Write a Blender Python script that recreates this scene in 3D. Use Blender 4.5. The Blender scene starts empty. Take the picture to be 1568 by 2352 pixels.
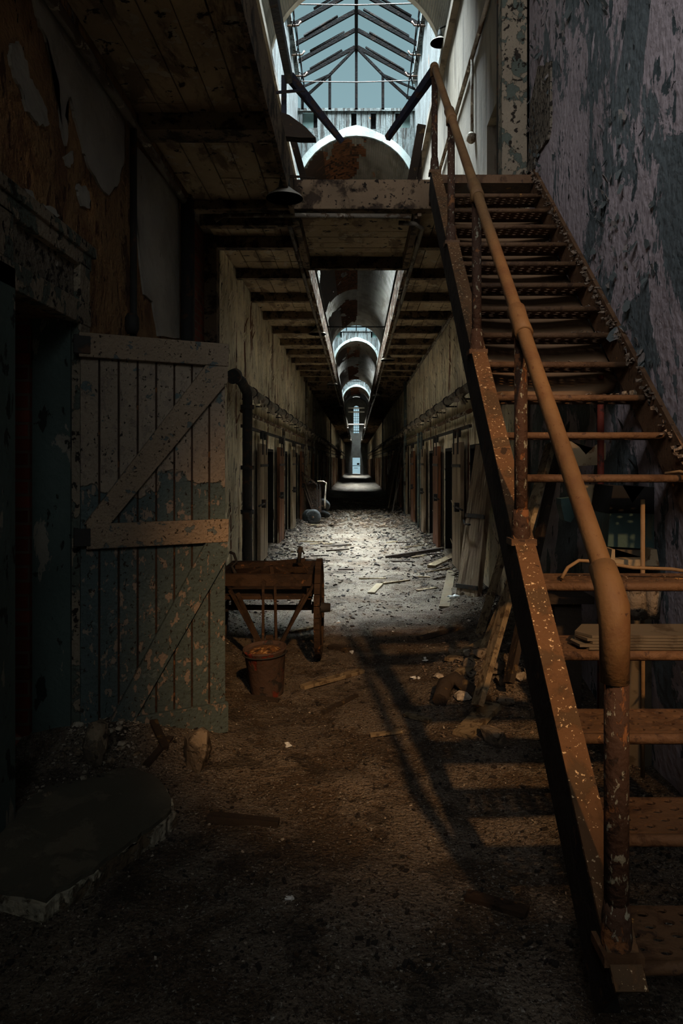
import bpy, bmesh, math, random
from mathutils import Vector, Matrix, noise
random.seed(7)
R = random.uniform
sc = bpy.context.scene
COL = sc.collection
F = 1620.0; CX = 818.0; HY = 1060.0; EYE = 1.6

def at(px, py, d):                      # a point d metres down the corridor, read off the photograph
    return Vector(((px-CX)*d/F, d, EYE-(py-HY)*d/F))
def flr(px, py):
    d = EYE*F/(py-HY); x = (px-CX)*d/F
    return Vector((x, d, fh(x, d)))
def wl(px, py, X=-1.5):                 # a point on a side wall
    d = X*F/(px-CX); return Vector((X, d, EYE-(py-HY)*d/F))

def sm(a, b, t):
    t = max(0, min(1, (t-a)/(b-a))); return t*t*(3-2*t)
def g(x, y, cx, cy, rx, ry, h): return h*math.exp(-((x-cx)/rx)**2-((y-cy)/ry)**2)
def fh(x, y):
    h = .035*noise.noise(Vector((x*1.3, y*1.1, 3))) + .018*noise.noise(Vector((x*5, y*5, 7)))
    h += .13*sm(.95, 1.6, abs(x))*(1 if y > 6 else .4)
    h += g(x, y, -1.4, 4.05, .5, .55, .26) + g(x, y, 1.05, 5.0, .5, .55, .26) + g(x, y, 1.2, 7.2, .4, 1.4, .12)
    h += .05*sm(20, 26, y)*noise.noise(Vector((x*2, y*.8, 1)))
    return h

# ---------------------------------------------------------------- materials
def hexc(h):
    h = h.lstrip('#'); o = []
    for i in (0, 2, 4):
        c = int(h[i:i+2], 16)/255; o.append(c/12.92 if c <= .04045 else ((c+.055)/1.055)**2.4)
    return (*o, 1)
def M(name, base, layers=(), rough=.9, metal=0, bump=.3, bs=25, dist=.01, rvar=True, spec=.25):
    m = bpy.data.materials.new(name); m.use_nodes = True; nt = m.node_tree; N = nt.nodes; L = nt.links
    b = N['Principled BSDF']; b.inputs['Roughness'].default_value = rough; b.inputs['Metallic'].default_value = metal
    b.inputs['Specular IOR Level'].default_value = spec
    tc = N.new('ShaderNodeTexCoord')
    def vec(s, off=0):
        mp = N.new('ShaderNodeMapping'); L.new(tc.outputs['Object'], mp.inputs['Vector'])
        mp.inputs['Scale'].default_value = s if isinstance(s, tuple) else (s, s, s)
        mp.inputs['Location'].default_value = (off*3.1, off*1.7, off*2.3); return mp.outputs[0]
    nz = N.new('ShaderNodeTexNoise'); nz.inputs['Scale'].default_value = 1; nz.inputs['Detail'].default_value = 6
    L.new(vec(1.7, 9), nz.inputs['Vector'])
    mr = N.new('ShaderNodeMapRange'); mr.inputs[1].default_value = .3; mr.inputs[2].default_value = .7
    mr.inputs[3].default_value = .72; mr.inputs[4].default_value = 1.18; L.new(nz.outputs[0], mr.inputs[0])
    rgb = N.new('ShaderNodeRGB'); rgb.outputs[0].default_value = hexc(base) if isinstance(base, str) else base
    cur = rgb.outputs[0]; masks = []
    for i, l in enumerate(layers):
        if l.get('z') is not None:          # a paint line at a height, ragged
            sp = N.new('ShaderNodeSeparateXYZ'); L.new(tc.outputs['Object'], sp.inputs[0])
            n2 = N.new('ShaderNodeTexNoise'); n2.inputs['Scale'].default_value = 1; n2.inputs['Detail'].default_value = 5
            L.new(vec(l['s'], i+1), n2.inputs['Vector'])
            ad = N.new('ShaderNodeMath'); ad.operation = 'MULTIPLY_ADD'; L.new(n2.outputs[0], ad.inputs[0]); ad.inputs[1].default_value = l.get('a', .5)
            L.new(sp.outputs[2], ad.inputs[2])
            r = N.new('ShaderNodeMapRange'); L.new(ad.outputs[0], r.inputs[0]); r.inputs[1].default_value = l['z']+l.get('a', .5)*.5; r.inputs[2].default_value = r.inputs[1].default_value+l.get('w', .03)
            if l.get('below'): r.inputs[3].default_value = 1; r.inputs[4].default_value = 0
            f = r.outputs[0]
        else:
            if l.get('k') == 'v':
                n2 = N.new('ShaderNodeTexVoronoi'); L.new(vec(l['s'], i+1), n2.inputs['Vector']); n2.inputs['Scale'].default_value = 1; o2 = n2.outputs['Color']
                bw = N.new('ShaderNodeRGBToBW'); L.new(o2, bw.inputs[0]); o2 = bw.outputs[0]
            else:
                n2 = N.new('ShaderNodeTexNoise'); L.new(vec(l['s'], i+1), n2.inputs['Vector']); n2.inputs['Scale'].default_value = 1
                n2.inputs['Detail'].default_value = l.get('d', 7); n2.inputs['Roughness'].default_value = l.get('r', .6); n2.inputs['Distortion'].default_value = l.get('dist', .3); o2 = n2.outputs[0]
            r = N.new('ShaderNodeMapRange'); L.new(o2, r.inputs[0]); r.inputs[1].default_value = l['t']; r.inputs[2].default_value = l['t']+l.get('w', .02)
            f = r.outputs[0]
        if l.get('o'):
            mo = N.new('ShaderNodeMath'); mo.operation = 'MULTIPLY'; L.new(f, mo.inputs[0]); mo.inputs[1].default_value = l['o']; f = mo.outputs[0]
        mx = N.new('ShaderNodeMix'); mx.data_type = 'RGBA'; L.new(f, mx.inputs[0]); L.new(cur, mx.inputs[6]); mx.inputs[7].default_value = hexc(l['c'])
        cur = mx.outputs[2]; masks.append((f, l.get('b', -1)))
    if rvar:
        mm = N.new('ShaderNodeMix'); mm.data_type = 'RGBA'; mm.blend_type = 'MULTIPLY'; mm.inputs[0].default_value = 1
        L.new(cur, mm.inputs[6]); L.new(mr.outputs[0], mm.inputs[7]); cur = mm.outputs[2]
    L.new(cur, b.inputs['Base Color'])
    fine = N.new('ShaderNodeTexNoise'); fine.inputs['Scale'].default_value = 1; fine.inputs['Detail'].default_value = 8; L.new(vec(bs, 5), fine.inputs['Vector'])
    h = fine.outputs[0]
    for f, s in masks:
        ma = N.new('ShaderNodeMath'); ma.operation = 'MULTIPLY_ADD'; L.new(f, ma.inputs[0]); ma.inputs[1].default_value = s*.8; L.new(h, ma.inputs[2]); h = ma.outputs[0]
    bp = N.new('ShaderNodeBump'); bp.inputs['Strength'].default_value = bump; bp.inputs['Distance'].default_value = dist*2
    L.new(h, bp.inputs['Height']); L.new(bp.outputs[0], b.inputs['Normal'])
    return m
def brickmat(name, c1, c2, mort):
    m = M(name, c1); nt = m.node_tree; N = nt.nodes; L = nt.links; b = N['Principled BSDF']
    tc = N.new('ShaderNodeTexCoord'); sp = N.new('ShaderNodeSeparateXYZ'); L.new(tc.outputs['Object'], sp.inputs[0])
    ad = N.new('ShaderNodeMath'); L.new(sp.outputs[0], ad.inputs[0]); L.new(sp.outputs[1], ad.inputs[1])
    cb = N.new('ShaderNodeCombineXYZ'); L.new(ad.outputs[0], cb.inputs[0]); L.new(sp.outputs[2], cb.inputs[1])
    bt = N.new('ShaderNodeTexBrick'); L.new(cb.outputs[0], bt.inputs['Vector']); bt.inputs['Scale'].default_value = 1
    bt.inputs['Brick Width'].default_value = .22; bt.inputs['Row Height'].default_value = .075; bt.inputs['Mortar Size'].default_value = .008
    bt.inputs['Color1'].default_value = hexc(c1); bt.inputs['Color2'].default_value = hexc(c2); bt.inputs['Mortar'].default_value = hexc(mort)
    L.new(bt.outputs[0], b.inputs['Base Color'])
    bp = N.new('ShaderNodeBump'); bp.invert = True; bp.inputs['Distance'].default_value = .01; L.new(bt.outputs['Fac'], bp.inputs['Height']); L.new(bp.outputs[0], b.inputs['Normal'])
    return m
W = {}
W['orange'] = M('orange plaster', '#94744f', [dict(c='#785739', s=(2.5, 2.5, 1.6), t=.50, w=.12), dict(c='#ad8355', s=2.2, t=.56, w=.1), dict(c='#5d3e28', s=(7, 7, 3), t=.60, w=.02), dict(c='#8d8a80', s=(4, 4, 2), t=.68, w=.01), dict(c='#1c120c', s=(26, 22, 7), t=.65, w=.01)], bump=.9, bs=24, dist=.02)
W['greyplaster'] = M('grey paint on plaster', '#a09c92', [dict(c='#8b877c', s=3, t=.5, w=.2), dict(c='#3b332a', s=(16, 16, 4), t=.69, w=.02)], bump=.35, bs=20)
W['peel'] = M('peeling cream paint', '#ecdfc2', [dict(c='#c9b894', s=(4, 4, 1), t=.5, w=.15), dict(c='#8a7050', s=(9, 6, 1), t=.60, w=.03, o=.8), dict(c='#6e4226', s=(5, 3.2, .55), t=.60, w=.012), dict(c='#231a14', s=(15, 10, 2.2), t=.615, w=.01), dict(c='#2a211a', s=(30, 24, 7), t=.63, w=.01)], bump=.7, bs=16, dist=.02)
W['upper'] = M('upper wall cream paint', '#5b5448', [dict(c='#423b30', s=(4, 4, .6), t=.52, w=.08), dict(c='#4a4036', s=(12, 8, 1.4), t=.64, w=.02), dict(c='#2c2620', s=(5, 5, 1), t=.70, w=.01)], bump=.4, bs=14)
W['slate'] = M('pink grey and slate paint', '#a39a9d', [dict(c='#5c6668', s=(1.8, 1.5, .95), t=.49, w=.008, d=12, dist=.5, r=.68), dict(c='#a9a0a3', s=(5, 4, 2.0), t=.60, w=.008, d=9), dict(c='#434e50', s=(7, 6, 3.4), t=.61, w=.01, dist=.5), dict(c='#15171a', s=(20, 16, 11), t=.66, w=.01)], bump=.6, bs=20, dist=.015)
W['plast'] = M('cracked dado plaster', '#6e6659', [dict(c='#2a2620', s=(20, 20, 20), t=.55, w=.02), dict(c='#a29b8c', s=(9, 9, 6), t=.60, w=.02)], bump=1, bs=30, dist=.02)
W['brick'] = brickmat('red brick', '#6e3322', '#4a2218', '#57483c')
W['galwood'] = M('stained ceiling boards', '#9c8768', [dict(c='#6f5b44', s=(5, 2, 5), t=.5, w=.08), dict(c='#a3957f', s=(7, 7, 7), t=.60, w=.01), dict(c='#241a12', s=(9, 9, 9), t=.62, w=.02)], bump=.5, bs=22)
W['beam'] = M('dark painted beam', '#75624c', [dict(c='#3a2e23', s=(6, 6, 6), t=.5, w=.08), dict(c='#1e1812', s=(22, 22, 22), t=.6, w=.02)], bump=.6, bs=30)
W['strip'] = M('flaking white fascia', '#9a8f7c', [dict(c='#5a4028', s=(6, 3, 9), t=.44, w=.02), dict(c='#211a14', s=(10, 5, 10), t=.57, w=.02)], bump=.9, bs=16, dist=.02)
W['door'] = M('two tone flaking door paint', '#8f8270', [dict(c='#4d5a58', z=1.42, s=(5, 5, 5), a=.7, w=.02, below=True), dict(c='#85786a', s=(24, 24, 15), t=.575, w=.01, d=8), dict(c='#2e2a22', s=(60, 60, 40), t=.62, w=.015), dict(c='#5b6866', s=(9, 9, 9), t=.63, w=.01)], bump=.7, bs=45)
W['doorrail'] = M('flaking cream door rail paint', '#8d7c67', [dict(c='#5d6461', s=(14, 14, 14), t=.60, w=.01, d=8), dict(c='#3a3025', s=(60, 60, 60), t=.62, w=.02)], bump=.8, bs=60)
W['frame'] = M('flaking frame paint', '#837866', [dict(c='#51584f', s=(6, 6, 5), t=.52, w=.02), dict(c='#28221b', s=(20, 20, 16), t=.59, w=.015)], bump=.8, bs=40)
W['jamb'] = M('green jamb paint', '#46544f', [dict(c='#7a766a', s=(5, 5, 2), t=.60, w=.01), dict(c='#20241f', s=(12, 12, 6), t=.60, w=.02)], bump=.4)
W['celldoor'] = M('weathered cell door boards', '#8a7860', [dict(c='#5e4c38', s=(9, 9, .8), t=.5, w=.1), dict(c='#b3a48a', s=(14, 14, 1), t=.62, w=.03)], bump=.5, bs=30)
W['celldoor2'] = M('brown cell door boards', '#70492f', [dict(c='#48301f', s=(9, 9, .8), t=.5, w=.1), dict(c='#a08a6c', s=(14, 14, 1), t=.62, w=.03)], bump=.5, bs=30)
W['rust'] = M('brown rusted paint', '#5d432b', [dict(c='#4a321d', s=9, t=.52, w=.08), dict(c='#3d2a1c', s=24, t=.61, w=.03), dict(c='#b98445', s=14, t=.67, w=.03)], rough=.75, bump=.3, bs=60, spec=.35)
W['rail'] = M('dusty orange brown handrail', '#715433', [dict(c='#67482b', s=6, t=.5, w=.15), dict(c='#5f4024', s=50, t=.62, w=.03)], rough=.7, bump=.15, bs=70, spec=.35)
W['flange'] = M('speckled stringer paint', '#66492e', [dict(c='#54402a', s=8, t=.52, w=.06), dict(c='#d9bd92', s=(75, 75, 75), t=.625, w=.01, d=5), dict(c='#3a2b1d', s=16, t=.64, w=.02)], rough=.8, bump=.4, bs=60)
W['web'] = M('shaded stringer web', '#2b241d', [dict(c='#1b1713', s=7, t=.5, w=.1), dict(c='#4b3520', s=12, t=.64, w=.04)], rough=.85, bump=.4, bs=40)  # shade of the side turned from the sun is put into this colour
W['post'] = M('rusted post paint', '#432f22', [dict(c='#8e8c78', s=(60, 60, 30), t=.60, w=.01), dict(c='#7d5230', s=(12, 12, 7), t=.60, w=.03), dict(c='#2b1d14', s=20, t=.62, w=.02)], rough=.8, bump=.5, bs=50)
W['darkpipe'] = M('dark iron pipe', '#2d2b28', [dict(c='#4a3424', s=9, t=.56, w=.05)], rough=.7, bump=.3)
W['pipe'] = M('grimy painted pipe', '#6f675a', [dict(c='#4a3a2a', s=(8, 2, 8), t=.52, w=.05), dict(c='#9a917f', s=12, t=.6, w=.02)], rough=.8, bump=.4)
W['greenpipe'] = M('grey green pipe', '#596360', [dict(c='#7c7a6a', s=9, t=.56, w=.03), dict(c='#553524', s=12, t=.62, w=.03)], rough=.7)
W['blue'] = M('blue black painted rail', '#23242f', [dict(c='#3a2b22', s=9, t=.56, w=.05)], rough=.6, bump=.4)
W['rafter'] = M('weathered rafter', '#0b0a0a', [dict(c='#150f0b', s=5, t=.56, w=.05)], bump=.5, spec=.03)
W['whitewood'] = M('weathered white boards', '#525958', [dict(c='#2b2a26', s=(14, 14, 1.0), t=.50, w=.08), dict(c='#1e1a15', s=(22, 22, 1.5), t=.58, w=.03), dict(c='#8a5a38', s=(7, 7, 3), t=.68, w=.03)], bump=.6)
W['hood'] = M('pale arch hood paint', '#7f8885', [dict(c='#4f4b42', s=(6, 6, 3), t=.62, w=.03)], bump=.3)
W['vault'] = M('vault plaster', '#58544d', [dict(c='#464139', s=(2, .5, 2), t=.5, w=.1), dict(c='#6b5f50', s=(7, 2, 7), t=.64, w=.05), dict(c='#5a3d28', s=(1.6, .8, 1.6), t=.68, w=.03)], bump=.3, bs=8)
W['vaultnear'] = M('near vault plaster', '#6d6b64', [dict(c='#5d5a50', s=(6, 3, 6), t=.62, w=.03)], bump=.4, bs=12)
W['lath'] = M('bare lath', '#5a3821', [dict(c='#3a2416', s=(6, 12, 6), t=.5, w=.1)], bump=.6)
W['hole'] = M('dark roof void boards', '#2a1b11', [dict(c='#44291a', s=(3, 6, 3), t=.56, w=.08)], bump=.5)
W['enamel'] = M('dusty enamel', '#b3ada0', [dict(c='#6d6353', s=10, t=.58, w=.1)], rough=.45, bump=.1, spec=.5)
W['enamdark'] = M('dark lamp cap', '#3b3f3c', rough=.5)
W['bulb'] = M('dull bulb glass', '#a8aaa2', rough=.2, rvar=False, spec=.5)
W['floor'] = M('dirt and crushed plaster', '#75695a', [dict(c='#5a4b3a', s=2.3, t=.48, w=.1), dict(c='#a9a395', s=(70, 60, 70), t=.57, w=.03, r=.7), dict(c='#32291f', s=(3.5, 2.5, 3.5), t=.57, w=.06, o=.6), dict(c='#3a3026', s=(90, 80, 90), t=.58, w=.02), dict(c='#3a3026', s=(22, 12, 22), t=.62, w=.03, o=.7), dict(c='#cfcabc', s=(120, 110, 120), t=.66, w=.01)], bump=1, bs=60, dist=.02)
W['chip'] = M('pale plaster chip', '#a79d8b', [dict(c='#7b705f', s=20, t=.5, w=.1)], bump=.5)
W['chip2'] = M('brown crumb', '#5a4b3b', [dict(c='#3c2c1e', s=20, t=.5, w=.1)], bump=.5)
W['chip3'] = M('dark charred scrap', '#2b2621', bump=.5)
W['stone'] = M('rubble stone', '#6c6152', [dict(c='#8d7d66', s=9, t=.54, w=.05), dict(c='#453a2e', s=16, t=.58, w=.04)], bump=.8, bs=30)
W['plank'] = M('grey weathered timber', '#77684f', [dict(c='#4f412f', s=(18, 18, 18), t=.52, w=.08), dict(c='#9b8b6d', s=8, t=.6, w=.04)], bump=.5, bs=30)
W['darkplank'] = M('charred timber', '#342b22', [dict(c='#59482f', s=12, t=.6, w=.04)], bump=.6, bs=30)
W['paleplank'] = M('pale board', '#6f6450', [dict(c='#6c5e48', s=8, t=.55, w=.05)], bump=.3)
W['slab'] = M('grimy slab face', '#5a564a', [dict(c='#6b6455', s=5, t=.54, w=.06), dict(c='#6b6455', s=22, t=.70, w=.01)], bump=.4, bs=20, spec=.05)
W['slabedge'] = M('pale broken slab edge', '#b4ac96', [dict(c='#6c5d48', s=9, t=.5, w=.06)], bump=1, bs=30)
W['rubber'] = M('dusty grey rubber', '#4a4b49', [dict(c='#363735', s=14, t=.5, w=.1)], rough=.8)
W['hub'] = M('rusty wheel disc', '#8f7a64', [dict(c='#7b4a2b', s=15, t=.55, w=.05)], rough=.7)
W['cartwood'] = M('old cart timber', '#3a2b1e', [dict(c='#2e2218', s=(9, 9, 9), t=.5, w=.08), dict(c='#6d4a2c', s=14, t=.62, w=.03)], bump=.5)
W['bucket'] = M('rusty bucket steel', '#4a3a30', [dict(c='#6b2f22', s=7, t=.57, w=.06), dict(c='#2f2b29', s=9, t=.56, w=.05)], rough=.7, bump=.4)
W['ash'] = M('crumbled fill', '#6f4b2a', [dict(c='#a78050', s=(60, 60, 60), k='v', t=.75, w=.01), dict(c='#34261a', s=20, t=.56, w=.03)], bump=1, bs=50)
W['cloth'] = M('dirty pale cloth', '#a59782', [dict(c='#7c6a52', s=9, t=.55, w=.08)], bump=.3)
W['soffit'] = M('tan soffit sheet', '#7a6046', [dict(c='#4c3a28', s=(3, 3, 3), t=.56, w=.08)], rough=.8, bump=.1)
W['sheet'] = M('dusty grey sheet', '#5c5242', [dict(c='#43392b', s=7, t=.56, w=.06)], rough=.8, bump=.2)
W['tan'] = M('tan rusty panel', '#9a8768', [dict(c='#6f5337', s=11, t=.56, w=.05)], rough=.7, bump=.3)
W['teal'] = M('blue green panel', '#3f5652', [dict(c='#5f5f4a', s=(9, 9, 3), t=.58, w=.06)], rough=.6, bump=.2)
W['red'] = M('dull red pipe paint', '#6a2c1e', [dict(c='#3b2018', s=9, t=.55, w=.05)], rough=.7)
W['cable'] = M('tan rubber cable', '#7b6243', rough=.7)
W['plastic'] = M('crumpled pale plastic', '#c4c8c4', rough=.35, spec=.5, bump=.3)
W['curl'] = M('curled paint flake', '#4d5453', [dict(c='#77716c', s=9, t=.55, w=.03)], bump=.3)
W['black'] = M('black for cell darkness', '#1a1815', rough=1)  # near-black colour standing in for the darkness inside the cells
W['flake'] = M('dry paint litter', '#756656', [dict(c='#4a3d30', s=40, t=.5, w=.1)], bump=.5)

# ---------------------------------------------------------------- mesh builder
class B:
    def __init__(s): s.bm = bmesh.new()
    def box(s, x0, x1, y0, y1, z0, z1, j=0):
        v = [s.bm.verts.new((x+R(-j, j), y+R(-j, j), z+R(-j, j))) for x in (x0, x1) for y in (y0, y1) for z in (z0, z1)]
        for f in ((0,1,3,2),(4,6,7,5),(0,4,5,1),(2,3,7,6),(0,2,6,4),(1,5,7,3)): s.bm.faces.new([v[i] for i in f])
        return s
    def bar(s, p, q, w, t, up=(0, 0, 1), j=0, taper=1):   # a timber from p to q, w wide, t thick
        p = Vector(p); q = Vector(q); d = (q-p).normalized(); a = d.cross(Vector(up))
        if a.length < .05: a = d.cross(Vector((1, 0, 0)))
        a.normalize(); b = a.cross(d)
        v = []
        for k, (c, f) in enumerate(((p, 1), (q, taper))):
            for (i, jj) in ((-1, -1), (1, -1), (1, 1), (-1, 1)):
                v.append(s.bm.verts.new(c+a*(i*w/2*f)+b*(jj*t/2*f)+Vector((R(-j, j), R(-j, j), R(-j, j)))))
        for f in ((3,2,1,0),(4,5,6,7),(0,1,5,4),(1,2,6,5),(2,3,7,6),(3,0,4,7)): s.bm.faces.new([v[i] for i in f])
        return s
    def tube(s, pts, r, n=12, cap=True):
        pts = [Vector(p) for p in pts]; rings = []
        rr = r if isinstance(r, (list, tuple)) else [r]*len(pts)
        d0 = (pts[1]-pts[0]).normalized(); a = d0.cross(Vector((0, 0, 1)))
        if a.length < .05: a = d0.cross(Vector((1, 0, 0)))
        a.normalize()
        for i, p in enumerate(pts):
            d = (pts[min(i+1, len(pts)-1)]-pts[max(i-1, 0)]).normalized()
            a = (a-d*a.dot(d)).normalized(); b = d.cross(a)
            rings.append([s.bm.verts.new(p+(a*math.cos(t*2*math.pi/n)+b*math.sin(t*2*math.pi/n))*rr[i]) for t in range(n)])
        for i in range(len(pts)-1):
            for t in range(n):
                f = s.bm.faces.new((rings[i][t], rings[i][(t+1) % n], rings[i+1][(t+1) % n], rings[i+1][t])); f.smooth = True
        if cap: s.bm.faces.new(rings[0][::-1]); s.bm.faces.new(rings[-1])
        return s
    def lathe(s, prof, c=(0, 0, 0), n=24, rot=None):
        c = Vector(c); rings = []
        for (r, z) in prof:
            ring = []
            for t in range(n):
                v = Vector((r*math.cos(t*2*math.pi/n), r*math.sin(t*2*math.pi/n), z))
                if rot: v = rot @ v
                ring.append(s.bm.verts.new(c+v))
            rings.append(ring)
        for i in range(len(rings)-1):
            for t in range(n):
                f = s.bm.faces.new((rings[i][t], rings[i][(t+1) % n], rings[i+1][(t+1) % n], rings[i+1][t])); f.smooth = True
        if prof[0][0] > 1e-4: s.bm.faces.new(rings[0][::-1])
        if prof[-1][0] > 1e-4: s.bm.faces.new(rings[-1])
        return s
    def poly(s, pts, ext):                # outline extruded by ext
        ext = Vector(ext); a = [s.bm.verts.new(p) for p in pts]; b = [s.bm.verts.new(Vector(p)+ext) for p in pts]
        f1 = s.bm.faces.new(a); f2 = s.bm.faces.new(b[::-1]); n = len(a)
        for i in range(n): s.bm.faces.new((a[i], b[i], b[(i+1) % n], a[(i+1) % n]))
        bmesh.ops.triangulate(s.bm, faces=[f1, f2]); return s
    def rock(s, c, sz, n=14):
        c = Vector(c); rot = Matrix.Rotation(R(0, 6.3), 3, 'Z')
        vs = []
        for i in range(n):
            v = Vector((R(-1, 1), R(-1, 1), R(-1, 1))).normalized()*R(.8, 1)
            vs.append(s.bm.verts.new(c+rot @ Vector((v.x*sz[0], v.y*sz[1], v.z*sz[2]))))
        r = bmesh.ops.convex_hull(s.bm, input=vs)
        bmesh.ops.delete(s.bm, geom=[v for v in vs if not v.link_faces], context='VERTS'); return s
    def build(s, name, mat, parent=None, label=None, cat=None, group=None, kind=None, bevel=0, keep=False):
        bm = s.bm; bmesh.ops.recalc_face_normals(bm, faces=bm.faces)
        off = Vector((0, 0, 0))
        if parent is None and not keep and bm.verts:
            xs = [v.co for v in bm.verts]; lo = Vector([min(c[i] for c in xs) for i in range(3)]); hi = Vector([max(c[i] for c in xs) for i in range(3)])
            off = Vector(((lo.x+hi.x)/2, (lo.y+hi.y)/2, lo.z)); bmesh.ops.translate(bm, verts=bm.verts, vec=-off)
        me = bpy.data.meshes.new(name); bm.to_mesh(me); bm.free(); me.materials.append(W[mat])
        o = bpy.data.objects.new(name, me); COL.objects.link(o); o.location = off
        if bevel:
            md = o.modifiers.new('bevel', 'BEVEL'); md.width = bevel; md.segments = 2; md.limit_method = 'ANGLE'
        if parent:
            p = parent
            o.parent = p; lo = Vector(p.location)
            if p.parent: lo = Vector(p['_o']) if '_o' in p else lo
            o.matrix_parent_inverse = Matrix.Translation(-lo) if not p.parent else Matrix.Identity(4)
        tag(o, label, cat, group, kind); return o
def tag(o, label=None, cat=None, group=None, kind=None):
    if label: o['label'] = label
    if cat: o['category'] = cat
    if group: o['group'] = group
    if kind: o['kind'] = kind
    return o
def thing(name, loc, label, cat, group=None):
    o = bpy.data.objects.new(name, None); COL.objects.link(o); o.location = loc; o.empty_display_size = .1
    return tag(o, label, cat, group)
def copy_tree(o, loc=None, rz=None, parent=None):
    c = o.copy(); COL.objects.link(c)
    if parent: c.parent = parent
    if loc is not None: c.location = loc
    if rz is not None: c.rotation_euler.z = rz
    for ch in o.children: copy_tree(ch, parent=c)
    return c
# note: a parent's matrix inverse is a pure translation, so part meshes are written in world coordinates of the first instance
def struct(b, name, mat): return b.build(name, mat, kind='structure', keep=True)
FAR = 93.0

# ---------------------------------------------------------------- floor
bm = bmesh.new()
xs = [-1.75+i*(5.15/86) for i in range(87)]
ys = []; y = -4.0
while y < FAR: ys.append(y); y += max(.055, .012*max(y, 0)) if y > 1 else .3
ys.append(FAR+.3)
gr = [[bm.verts.new((x, y, fh(x, y))) for x in xs] for y in ys]
for i in range(len(ys)-1):
    for k in range(len(xs)-1):
        f = bm.faces.new((gr[i][k], gr[i][k+1], gr[i+1][k+1], gr[i+1][k])); f.smooth = True
b = B(); b.bm.free(); b.bm = bm; b.build('floor', 'floor', kind='structure', keep=True)
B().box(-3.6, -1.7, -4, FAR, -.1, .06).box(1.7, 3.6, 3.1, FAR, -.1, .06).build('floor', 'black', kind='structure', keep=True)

# ---------------------------------------------------------------- walls
def wall_with_openings(b, x0, x1, y0, y1, z0, z1, ops):
    cur = y0
    for (a, c, zb, zt) in ops:
        b.box(x0, x1, cur, a, z0, z1)
        if zb > z0: b.box(x0, x1, a, c, z0, zb)
        b.box(x0, x1, a, c, zt, z1); cur = c
    b.box(x0, x1, cur, y1, z0, z1); return b
# left, near: orange plaster with the doorway
b = wall_with_openings(B(), -1.95, -1.5, -4, 6.35, -.2, 4.0, [(2.98, 3.74, -.2, 2.35)])
wl_near = struct(b, 'wall_left', 'orange')
struct(B().box(-1.95, -1.60, 6.35, 7.55, -.2, 4.0), 'wall_left', 'brick')
LOP = [(9.35+2.6*k, 10.2+2.6*k, -.2, 1.82) for k in range(32)]
ROP = [(8.45+2.6*k, 9.35+2.6*k, -.2, 1.82) for k in range(32)]
wl_mid = struct(wall_with_openings(B(), -1.95, -1.5, 7.55, FAR, -.2, 4.0, LOP), 'wall_left', 'peel')
struct(wall_with_openings(B(), -1.95, -1.5, -4, FAR, 4.0, 8.45, [(-3.2, .7, 4.3, 7.0)]), 'wall_left', 'upper')  # opening near the camera is unseen, added for the side fill lamp
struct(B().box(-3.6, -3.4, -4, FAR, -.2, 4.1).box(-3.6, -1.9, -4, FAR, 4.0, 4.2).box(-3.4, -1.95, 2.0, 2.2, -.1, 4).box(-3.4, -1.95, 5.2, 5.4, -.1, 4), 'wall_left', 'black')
struct(B().box(-2.85, -1.95, 3.86, 3.98, -.1, 3.2), 'wall_left', 'brick')
# right
wr = struct(B().box(1.52, 1.95, 3.1, 6.2, -.2, 8.45), 'wall_right', 'slate')
struct(wall_with_openings(B(), 1.5, 1.95, 6.2, FAR, -.2, 4.0, ROP), 'wall_right', 'peel')
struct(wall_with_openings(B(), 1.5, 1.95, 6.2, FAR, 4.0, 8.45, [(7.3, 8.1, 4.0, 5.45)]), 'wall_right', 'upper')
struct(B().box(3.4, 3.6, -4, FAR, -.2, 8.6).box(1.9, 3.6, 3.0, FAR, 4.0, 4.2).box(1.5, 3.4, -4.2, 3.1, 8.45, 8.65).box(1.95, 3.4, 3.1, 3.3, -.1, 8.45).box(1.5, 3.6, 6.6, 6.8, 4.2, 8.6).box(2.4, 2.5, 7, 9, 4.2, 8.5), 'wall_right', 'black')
for X, ops, nm in ((-1, LOP, 'trim_12'), (1, ROP, 'trim_13')):
    b = B()
    for (a, c, _, zt) in ops:
        x0, x1 = sorted((X*1.505, X*1.94)); b.box(x0, x1, c-.05, c-.002, .0, zt-.002).box(x0, x1, a+.002, c-.05, zt-.05, zt-.002).box(x0, x1, a+.002, a+.04, 0, zt-.05)
    struct(b, nm, 'black')  # black lining added so the cell openings read as dark
# behind the camera: hub wall with a tall window opening
struct(B().box(-1.95, -1.3, -4.2, -4, -.2, 10.2).box(3.1, 3.6, -4.2, -4, -.2, 10.2).box(-1.3, 3.1, -4.2, -4, -.2, 4.3).box(-1.3, 3.1, -4.2, -4, 8.1, 10.2), 'wall_back', 'orange')
# far end
b = B(); y0, y1 = FAR, FAR+.4
b.box(-1.95, -.5, y0, y1, -.2, 5.3).box(.5, 1.95, y0, y1, -.2, 5.3).box(-.5, .5, y0, y1, 2.1, 5.3)
b.box(-1.95, -.36, y0, y1, 5.3, 10.1).box(.36, 1.95, y0, y1, 5.3, 10.1)
N = 10
for k in range(N):
    a0 = math.pi*k/N; a1 = math.pi*(k+1)/N; x0, x1 = -.36*math.cos(a0), -.36*math.cos(a1)
    z0 = 8.6+.36*math.sin((a0+a1)/2); b.box(x0, x1, y0, y1, z0, 10.1)
struct(b, 'wall_end', 'vaultnear')
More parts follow.
